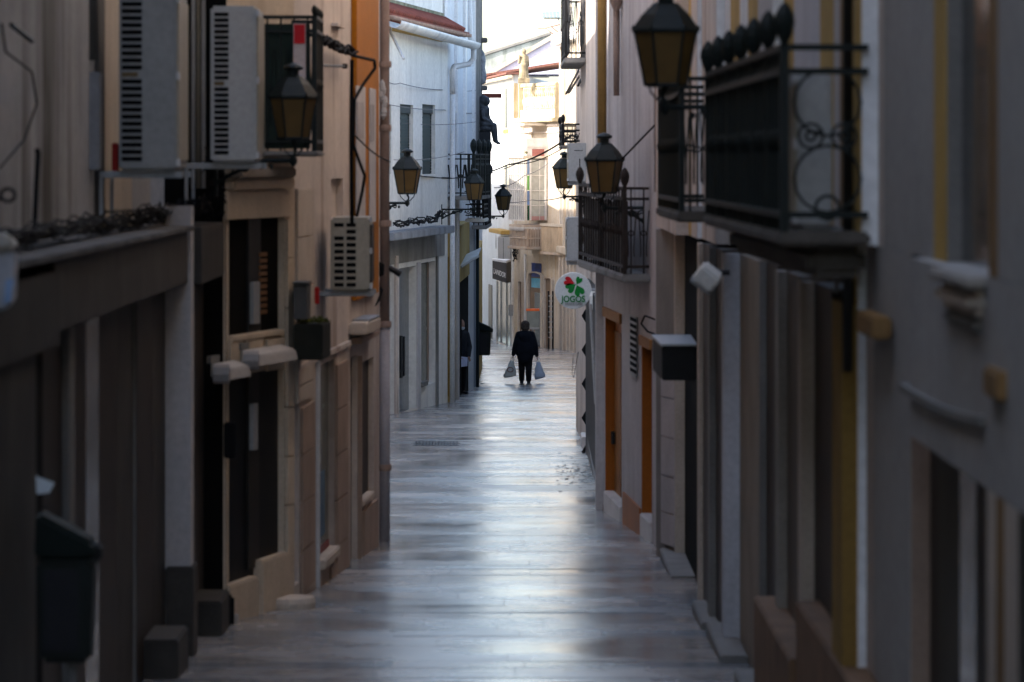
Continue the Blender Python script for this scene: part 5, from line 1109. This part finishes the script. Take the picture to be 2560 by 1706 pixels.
# dark balcony on the beige stone house behind the left lantern
wq = Wall(XY(652, 28.0), (XY(652, 28.0)[0], 29))
bal = balcony(L2, wq, 0, .95, .39, Z(392, 28), Z(378, 28), Z(46, 28.2), green_iron, concrete, 12, 4, 3, .55)
wq.boxs(L2, 'poster', M('red_white_poster', (.55, .45, .42), .5, .05), -.045, -.040, Z(198, 28), Z(60, 28), .24, .33, parent=bal)
wq.boxs(L2, 'poster', rs, -.05, -.046, Z(110, 28), Z(62, 28), .245, .325, parent=bal)
wq.boxs(L2, 'screen_sheet', M('dark_green_sheet', (.016, .028, .022), .7), .0, .01, Z(372, 28), Z(60, 28), .02, .36, parent=bal)
# drain grates and manhole in the paving
for (lab, a, b, y0, y1) in (('long narrow drain grate set in the paving on the left, mid street', 1035, 1145, 1108, 1114), ):
    Ya, Yb = 22752 / (y1 - 726.), 22752 / (y0 - 726.); mb = MB(); xa, xb = XY(a, Ya)[0], XY(b, Ya)[0]
    for k in range(14): x = xa + (xb - xa) * k / 14; mb.box(x, x + (xb - xa) / 14 * .6, Ya, Yb, G(Ya) - .03, G(Ya) + .004)
    mb.box(xa - .02, xb + .02, Ya - .03, Ya, G(Ya) - .04, G(Ya) + .006); mb.box(xa - .02, xb + .02, Yb, Yb + .03, G(Yb) - .04, G(Yb) + .006)
    tagt(mb.build('drain_grate', blackish), lab, 'drain')

# small fittings
tagt(MB().tube([W(28, 62, 17.9), W(80, 103, 18.2)], .012, 6).build('wall_hook', blackish), 'slanting dark iron stub on the grey wall at the top left corner', 'bracket')
rg = [W(20 + 18 * math.cos(q), 488 + 16 * math.sin(q), 16.4) for q in [i * math.pi / 6 for i in range(13)]]
tagt(MB().tube(rg, .009, 6).tube([W(-20, 505, 16.4), W(8, 496, 16.4)], .008, 6).build('wall_ring', blackish), 'dark iron ring on the grey wall above the left shop front', 'ring')
tagt(MB().tube([W(784, 164, 29.2), W(862, 166, 31.0)], .010, 6).lathe(W(862, 166, 31.0), [(.02, -.02), (.025, 0), (.02, .02)], 8).build('wall_rod', blackish), 'thin dark rod on the pinkish wall right of the dark balcony', 'rod')
tagt(MB().lathe(W(1484, 752, 50.5), [(.02, -.12), (.05, -.09), (.055, .06), (.03, .12)], 10).build('wall_lamp', M('white_enamel', (.75, .74, .70))), 'small white wall lamp just right of the round hanging sign', 'lamp')
rd = random.Random(3); mb = MB()
for k in range(10):
    p = W(958 + rd.uniform(-5, 5), 215 + k * 8, 36.1); mb.lathe(p, [(.004, -.05), (.03 * rd.uniform(.6, 1.2), -.01), (.025, .03), (.004, .06)], 6)
tagt(mb.build('cloth_scrap', M('dirty_white_cloth', (.5, .48, .47), .9)), 'scrap of pale plastic caught on the corner downpipe beside the orange pilaster', 'plastic scrap')
for lab, pxa, ya, pxb, yb_, Yq in (('wire across the white house between its windows and the corner', 972, 305, 1190, 305, 74), ('lower wire sagging in front of the grey ledge to the dark balcony', 985, 400, 1160, 380, 70)):
    cable(lab, [(pxa, ya, Yq), (pxb, yb_, Yq + 9)], .007, .06, wiregrey)
mh = MB(); xm, ym = XY(1120, 88.5); 
for k in range(46): a_ = k * .7; q = rd.uniform(.03, .06); x = xm + rd.uniform(-.75, .75); y = ym + rd.uniform(-.5, .5); z = G(y) + rd.uniform(.002, .01); mh.hexa([(x - q, y - q, z - .03), (x + q, y - q, z - .03), (x + q, y + q, z - .03), (x - q, y + q, z - .03)], [(x - q * .8, y - q * .7, z), (x + q * .7, y - q * .8, z), (x + q * .8, y + q * .7, z), (x - q * .7, y + q * .8, z)])
mh.build('cobble_strip', M('dark_cobble', (.06, .058, .055)), pavement, kind='stuff').location = (.0, 9, -9 * .034 * 1.0)
# ------------------------------------------------------------------ people and statue: bodies grown from tapered limbs into one skin
def capsule(mb, a, b, ra, rb, n=12, sq=(1, 1)):
    a, b = Vector(a), Vector(b); d = (b - a); L = d.length; d.normalize()
    u = d.cross(Vector((0, 1, 0))); u = u.normalized() if u.length > .1 else Vector((1, 0, 0)); v = d.cross(u).normalized()
    prof = []
    for i in range(5): q = math.pi / 2 * (1 - i / 4); prof.append((-ra * math.sin(q), ra * math.cos(q)))
    for i in range(5): q = math.pi / 2 * i / 4; prof.append((L + rb * math.sin(q), rb * math.cos(q)))
    k0 = len(mb.v)
    for t, r in prof:
        r = max(r, .0005)
        for j in range(n): q = 2 * math.pi * j / n; mb.v.append(tuple(a + d * t + u * (r * sq[0] * math.cos(q)) + v * (r * sq[1] * math.sin(q))))
    for i in range(len(prof) - 1):
        for j in range(n): mb.f.append((k0 + i * n + j, k0 + i * n + (j + 1) % n, k0 + (i + 1) * n + (j + 1) % n, k0 + (i + 1) * n + j))
    mb.f.append(tuple(k0 + j for j in range(n))[::-1]); mb.f.append(tuple(k0 + (len(prof) - 1) * n + j for j in range(n)))
def ell(mb, c, rx, ry, rz, n=14):
    k0 = len(mb.v)
    for i in range(n + 1):
        q = math.pi * i / n; 
        for j in range(n): p = 2 * math.pi * j / n; mb.v.append((c[0] + rx * max(math.sin(q), .001) * math.cos(p), c[1] + ry * max(math.sin(q), .001) * math.sin(p), c[2] - rz * math.cos(q)))
    for i in range(n):
        for j in range(n): mb.f.append((k0 + i * n + j, k0 + i * n + (j + 1) % n, k0 + (i + 1) * n + (j + 1) % n, k0 + (i + 1) * n + j))
def skin(mb, name, mat, parent=None, voxel=.012, xf=None, smooth=2):
    me = bpy.data.meshes.new(name); me.from_pydata(mb.v, [], mb.f); bm = bmesh.new(); bm.from_mesh(me); bmesh.ops.recalc_face_normals(bm, faces=bm.faces); bm.to_mesh(me); bm.free()
    o = bpy.data.objects.new(name, me); COL.objects.link(o)
    m = o.modifiers.new('r', 'REMESH'); m.mode = 'VOXEL'; m.voxel_size = voxel; m.use_smooth_shade = True
    if smooth: s = o.modifiers.new('s', 'SMOOTH'); s.iterations = smooth; s.factor = .5
    dg = bpy.context.evaluated_depsgraph_get(); m2 = bpy.data.meshes.new_from_object(o.evaluated_get(dg)); o.modifiers.clear(); o.data = m2
    for p in m2.polygons: p.use_smooth = True
    if xf: m2.transform(xf)
    m2.materials.clear(); m2.materials.append(mat); o.parent = parent; return o
def hand(mb, w_, d, side, spread=.012):
    """palm, four unequal fingers curling and a thumb; w_ wrist, d down direction"""
    w_, d = Vector(w_), Vector(d).normalized(); f = Vector((0, 1, 0)); s = Vector((side, 0, 0))
    capsule(mb, w_, w_ + d * .07, .024, .028, 8, (.6, 1))
    for i, L in enumerate((.065, .075, .07, .055)):
        b = w_ + d * .08 + f * (.027 - .018 * i); k = b + d * L * .55 - s * .006; capsule(mb, b, k, .0095, .009, 6); capsule(mb, k, k + d * L * .3 - s * .028, .009, .0075, 6)
    capsule(mb, w_ + d * .02 + f * .02, w_ + d * .06 + f * .045, .011, .009, 6); capsule(mb, w_ + d * .06 + f * .045, w_ + d * .085 + f * .05 - s * .012, .009, .008, 6)
def head(mb, c, fwd=1, s=1.0):
    ell(mb, c, .073 * s, .092 * s, .112 * s); ell(mb, (c[0], c[1] + fwd * .03 * s, c[2] - .055 * s), .055 * s, .062 * s, .062 * s)
    capsule(mb, (c[0], c[1] + fwd * .088 * s, c[2] + .012 * s), (c[0], c[1] + fwd * .108 * s, c[2] - .026 * s), .011 * s, .016 * s, 8)
    for e in (-1, 1):
        ell(mb, (c[0] + e * .074 * s, c[1] - fwd * .005, c[2] - .01 * s), .012 * s, .022 * s, .034 * s, 8); ell(mb, (c[0] + e * .03 * s, c[1] + fwd * .078 * s, c[2] + .008 * s), .014 * s, .012 * s, .010 * s, 8)
    ell(mb, (c[0], c[1] + fwd * .09 * s, c[2] - .058 * s), .026 * s, .010 * s, .008 * s, 8)
skinmat = M('skin', (.42, .25, .18), .55, .05, 6); navy = M('dark_navy_cloth', (.010, .012, .018), .9, .15, 8); blackcl = M('black_cloth', (.010, .010, .012), .9, .1, 8); hairm = M('grey_brown_hair', (.10, .075, .06), .75, .3, 20)
def scaled(s, loc, rz=0): return Matrix.Translation(loc) @ Matrix.Rotation(rz, 4, 'Z') @ Matrix.Scale(s, 4)
# walking woman seen from behind
Yw = 98.0; base = Vector((XY(1313, Yw)[0], Yw, G(Yw))); XF = Matrix.Translation((0, 0, 0))
mb = MB(); LA = [(-.165, 0, 1.245), (-.245, -.02, .97), (-.305, .05, .72)]; RA = [(.165, 0, 1.245), (.25, .0, .96), (.30, -.03, .70)]
head(mb, (0, .03, 1.475), 1, 1.0); capsule(mb, (0, 0, 1.28), (0, .02, 1.42), .058, .05); capsule(mb, (0, 0, .85), (0, 0, 1.24), .15, .13, 14, (1, .8)); capsule(mb, (-.12, 0, 1.26), (.12, 0, 1.26), .06, .06)
for A_, sd in ((LA, -1), (RA, 1)):
    capsule(mb, A_[0], A_[1], .05, .04); capsule(mb, A_[1], A_[2], .04, .026); hand(mb, A_[2], (sd * .1, .05, -1), sd)
for sd, fy in ((-1, .10), (1, -.06)):
    capsule(mb, (sd * .09, 0, .82), (sd * .085, fy * .5 + .03, .45), .085, .06); capsule(mb, (sd * .085, fy * .5 + .03, .45), (sd * .085, fy - .02, .07), .055, .035); capsule(mb, (sd * .085, fy - .04, .05), (sd * .095, fy + .13, .035), .035, .03)
WM = skin(mb, 'person', skinmat, None, .011); WM.location = base; WL[WM.name] = base
tagt(WM, 'elderly woman in dark coat walking away with a bag in each hand', 'person')
mb = MB()
capsule(mb, (0, -.01, .68), (0, 0, 1.20), .20, .165, 18, (1.05, .85)); capsule(mb, (0, -.01, .68), (0, 0, .9), .19, .23, 18, (1, .85)); capsule(mb, (-.12, 0, 1.25), (.12, 0, 1.25), .085, .085); capsule(mb, (0, -.03, 1.28), (0, 0, 1.37), .10, .07)
ell(mb, (0, -.06, 1.18), .17, .13, .16); ell(mb, (0, -.01, .88), .285, .19, .27); ell(mb, (-.16, -.01, 1.02), .13, .14, .20); ell(mb, (.16, -.01, 1.02), .13, .14, .20)
for A_ in (LA, RA): capsule(mb, A_[0], A_[1], .085, .078); capsule(mb, A_[1], Vector(A_[1]).lerp(Vector(A_[2]), .93), .078, .052)
skin(mb, 'coat', navy, WM, .012)
mb = MB()
for sd, fy in ((-1, .10), (1, -.06)):
    capsule(mb, (sd * .09, 0, .72), (sd * .088, fy * .5 + .03, .43), .105, .09); capsule(mb, (sd * .088, fy * .5 + .03, .43), (sd * .088, fy - .02, .10), .088, .072)
skin(mb, 'trousers', blackcl, WM, .012)
mb = MB(); ell(mb, (0, -.005, 1.49), .118, .125, .115); ell(mb, (0, -.045, 1.42), .115, .085, .09)
for k in range(14): q = k * 2.4; ell(mb, (.075 * math.cos(q), -.04 + .05 * math.sin(q * 1.7), 1.47 + .07 * math.sin(q)), .032, .03, .04, 8)
skin(mb, 'hair', hairm, WM, .011)
for sd, fy in ((-1, .10), (1, -.06)):
    mb = MB(); capsule(mb, (sd * .085, fy - .05, .045), (sd * .10, fy + .14, .035), .045, .038, 12, (1, .85)); mb.box(sd * .09 - .045, sd * .09 + .045, fy - .09, fy + .17, .0, .022); skin(mb, 'shoe', M('dark_shoe', (.02, .02, .022), .5), WM, .009)
def bag(label, top, wd, ht, dp, mat, ring=False, tilt=0.0):
    th = thing('carrier_bag', label, 'bag', top - Vector((0, 0, ht))); mb = MB(); n = 20; rows = 10; rd = random.Random(5 + int(wd * 100))
    for i in range(rows + 1):
        t = i / rows; ww = wd * (.5 - .36 * t ** 1.25) * (.86 if i == 0 else 1); dd = dp * (.5 - .36 * t) * (.7 if i == 0 else 1)
        for j in range(n):
            q = 2 * math.pi * j / n; c_, s_ = math.cos(q), math.sin(q); e = 1 + .10 * rd.uniform(-1, 1) * (1 - t * .4)
            mb.v.append(tuple(top + Vector((ww * math.copysign(abs(c_) ** .6, c_) * e + tilt * (1 - t), dd * math.copysign(abs(s_) ** .8, s_) * e, -ht * .82 * (1 - t) - ht * .18 + .012 * rd.uniform(-1, 1) + (.03 * c_ if i == 0 else 0)))))
    for i in range(rows):
        for j in range(n): mb.f.append((i * n + j, i * n + (j + 1) % n, (i + 1) * n + (j + 1) % n, (i + 1) * n + j))
    mb.f.append(tuple(range(n))[::-1]); mb.f.append(tuple(rows * n + j for j in range(n)))
    mb.build('bag_body', mat, th, smooth=True)
    for y in (-.02, .02): MB().tube([top + Vector((-wd * .11, y, -ht * .18)), top + Vector((-.02, y * .4, -.02)), top + Vector((0, 0, .02)), top + Vector((.02, y * .4, -.02)), top + Vector((wd * .11, y, -ht * .18))], .009, 5).build('handle', mat, th)
    if ring:
        cc = top + Vector((-.01 + tilt * .6, -dp * .47, -ht * .62)); MB().tube([cc + Vector((.075 * math.cos(q), 0.0, .06 * math.sin(q))) for q in [i * math.pi / 8 for i in range(17)]], .012, 5).build('printed_ring', M('faded_red_print', (.30, .14, .11), .6), th)
    return th
bag('cream carrier bag with a faded ring print in the walking woman\'s left hand', base + Vector((-.335, .04, .66)), .33, .50, .24, M('cream_plastic', (.66, .65, .58), .5, .06, 8), True, -.06)
bag('pale blue-grey carrier bag in the walking woman\'s right hand', base + Vector((.335, -.02, .63)), .30, .50, .22, M('blue_grey_plastic', (.50, .55, .64), .5, .08, 8), False, .04)
# man leaning in the doorway
Ym = 87.6; mbase = Vector((XY(1148, Ym)[0], Ym, G(Ym)))
mb = MB(); LA = [(-.20, 0, 1.36), (-.25, -.02, 1.08), (-.16, -.20, .92)]; RA = [(.20, 0, 1.36), (.25, -.05, 1.07), (.10, -.24, .86)]
head(mb, (.03, -.03, 1.60), -1, 1.05); capsule(mb, (0, 0, 1.38), (.02, -.01, 1.5), .06, .055); capsule(mb, (0, 0, .92), (0, 0, 1.34), .15, .16, 14, (1, .75)); capsule(mb, (-.14, 0, 1.37), (.14, 0, 1.37), .06, .06)
for A_, sd in ((LA, -1), (RA, 1)): capsule(mb, A_[0], A_[1], .052, .042); capsule(mb, A_[1], A_[2], .042, .028); hand(mb, A_[2], (-.1 * sd, -.6, -.6), sd)
for sd in (-1, 1): capsule(mb, (sd * .10, 0, .9), (sd * .10, -.02, .48), .09, .062); capsule(mb, (sd * .10, -.02, .48), (sd * .10, .02, .08), .058, .038); capsule(mb, (sd * .10, .03, .05), (sd * .11, -.14, .035), .036, .03)
MN = skin(mb, 'person', skinmat, None, .011); MN.location = mbase; MN.rotation_euler.z = R(35)
tagt(MN, 'balding man in dark jacket with chin mask standing in the left doorway', 'person')
mb = MB(); capsule(mb, (0, 0, .86), (0, 0, 1.32), .175, .185, 16, (1, .8)); capsule(mb, (-.16, 0, 1.37), (.16, 0, 1.37), .078, .078); capsule(mb, (0, 0, 1.38), (0, 0, 1.43), .09, .075)
for A_ in (LA, RA): capsule(mb, A_[0], A_[1], .075, .064); capsule(mb, A_[1], Vector(A_[1]).lerp(Vector(A_[2]), .92), .062, .045)
skin(mb, 'jacket', M('dark_slate_cloth', (.022, .026, .034), .85, .15, 8), MN, .012)
mb = MB()
for sd in (-1, 1): capsule(mb, (sd * .10, 0, .88), (sd * .10, -.02, .46), .105, .082); capsule(mb, (sd * .10, -.02, .46), (sd * .10, .02, .10), .08, .065)
skin(mb, 'trousers', blackcl, MN, .012)
mb = MB(); ell(mb, (.03, -.075, 1.515), .062, .066, .05); skin(mb, 'mask', M('mask_white', (.55, .58, .62), .8, .05), MN, .01)
mb = MB()
for k in range(16): q = math.pi * (k / 15); ell(mb, (.03 + .078 * math.cos(q), -.02 + .085 * math.sin(q), 1.585), .02, .02, .045, 8)
skin(mb, 'hair', hairm, MN, .01)
for sd in (-1, 1): mb = MB(); capsule(mb, (sd * .10, .05, .045), (sd * .11, -.15, .036), .046, .038, 12, (1, .8)); skin(mb, 'shoe', M('dark_shoe', (.02, .02, .022)), MN, .01)
pv = mbase + Vector((.10, -.34, .80)); tagt(MB().hexa([pv + Vector((-.08, -.02, -.16)), pv + Vector((.09, .0, -.14)), pv + Vector((.09, .006, -.14)), pv + Vector((-.08, -.014, -.16))], [pv + Vector((-.09, .02, .08)), pv + Vector((.10, .03, .06)), pv + Vector((.10, .036, .06)), pv + Vector((-.09, .026, .08))]).build('paper', M('pale_blue_paper', (.5, .54, .72), .7)), 'pale blue sheet of paper held by the man in the doorway', 'paper')
# seated statue on a dark wall bracket
Ys = 98.0; sx, sz = XY(1212, Ys)[0], Z(330, Ys)
bronze = M('dark_bronze_statue', (.07, .075, .085), .45, .3, 8, .4, (.03, .03, .03), .2, 20)
mb = MB(); s = 1.0
ell(mb, (.06, -.02, .66), .10, .11, .12); ell(mb, (-.02, -.0, .68), .12, .12, .14); ell(mb, (-.07, 0, .56), .08, .1, .14); capsule(mb, (.02, 0, .45), (.04, 0, .58), .06, .05)
capsule(mb, (-.02, 0, .10), (.02, 0, .44), .16, .13, 14, (1, .9)); capsule(mb, (-.05, -.12, .42), (-.02, -.16, .22), .06, .05); capsule(mb, (-.02, -.16, .22), (.16, -.1, .12), .05, .035); capsule(mb, (.06, .12, .42), (.12, .14, .22), .06, .05); capsule(mb, (.12, .14, .22), (.2, .05, .14), .045, .035)
ell(mb, (-.16, 0, .34), .09, .13, .20)
for yy, dx in ((-.09, 0), (.09, .04)):
    capsule(mb, (.0, yy, .06), (.22 + dx, yy, .04), .10, .075); capsule(mb, (.22 + dx, yy, .04), (.27 + dx, yy, -.34), .075, .05); capsule(mb, (.27 + dx, yy, -.36), (.36 + dx, yy, -.42), .04, .03)
ell(mb, (.02, 0, -.04), .24, .2, .12)
ST = skin(mb, 'statue', bronze, None, .015); ST.location = (sx - .02, Ys, sz + .12); tagt(ST, 'dark bronze figure of a seated person high on the left house corner', 'statue')
BK = thing('wall_bracket', 'dark box pedestal on the wall under the seated bronze statue', 'pedestal', (sx, Ys, Z(408, Ys)))
MB().box(XY(1190, Ys)[0] - .1, XY(1227, Ys)[0], Ys - .3, Ys + .5, Z(405, Ys), Z(330, Ys)).build('box', M('dark_box', (.03, .031, .034), .6, .15), BK, bevel=.02)
MB().hexa([(XY(1195, Ys)[0], Ys - .1, Z(428, Ys)), (XY(1205, Ys)[0], Ys - .1, Z(428, Ys)), (XY(1205, Ys)[0], Ys + .3, Z(428, Ys)), (XY(1195, Ys)[0], Ys + .3, Z(428, Ys))], [(XY(1190, Ys)[0], Ys - .28, Z(405.4, Ys)), (XY(1225, Ys)[0], Ys - .28, Z(405.4, Ys)), (XY(1225, Ys)[0], Ys + .48, Z(405.4, Ys)), (XY(1190, Ys)[0], Ys + .48, Z(405.4, Ys))]).build('corbel', blackish, BK)
# stone statue on the parapet of the far corner house
Yp = 157.5; mb = MB(); ell(mb, (0, 0, 1.08), .10, .11, .13); capsule(mb, (0, 0, .0), (0, 0, .5), .21, .17, 12); capsule(mb, (0, 0, .5), (0, 0, .88), .17, .13, 12, (1, .8)); capsule(mb, (-.14, 0, .86), (-.20, -.05, .62), .06, .05); capsule(mb, (-.20, -.05, .62), (-.18, -.12, .92), .05, .035); capsule(mb, (.14, 0, .86), (.19, 0, .5), .06, .045); mb.box(-.24, .24, -.24, .24, -.22, -.02)
for k in range(10): q = k * .63; capsule(mb, (.18 * math.cos(q), .18 * math.sin(q), .02), (.10 * math.cos(q), .1 * math.sin(q), .7), .03, .02, 6)
o = skin(mb, 'statue', M('ochre_stone_statue', (.38, .31, .20), .85, .3, 4, .6), None, .02); o.location = (XY(1310, Yp)[0] + .0, 158.9, zt + .24) ; tagt(o, 'weathered stone figure standing on the parapet of the cream corner house', 'statue')
zp = Z(208, 159); o.location.z = zp + .22
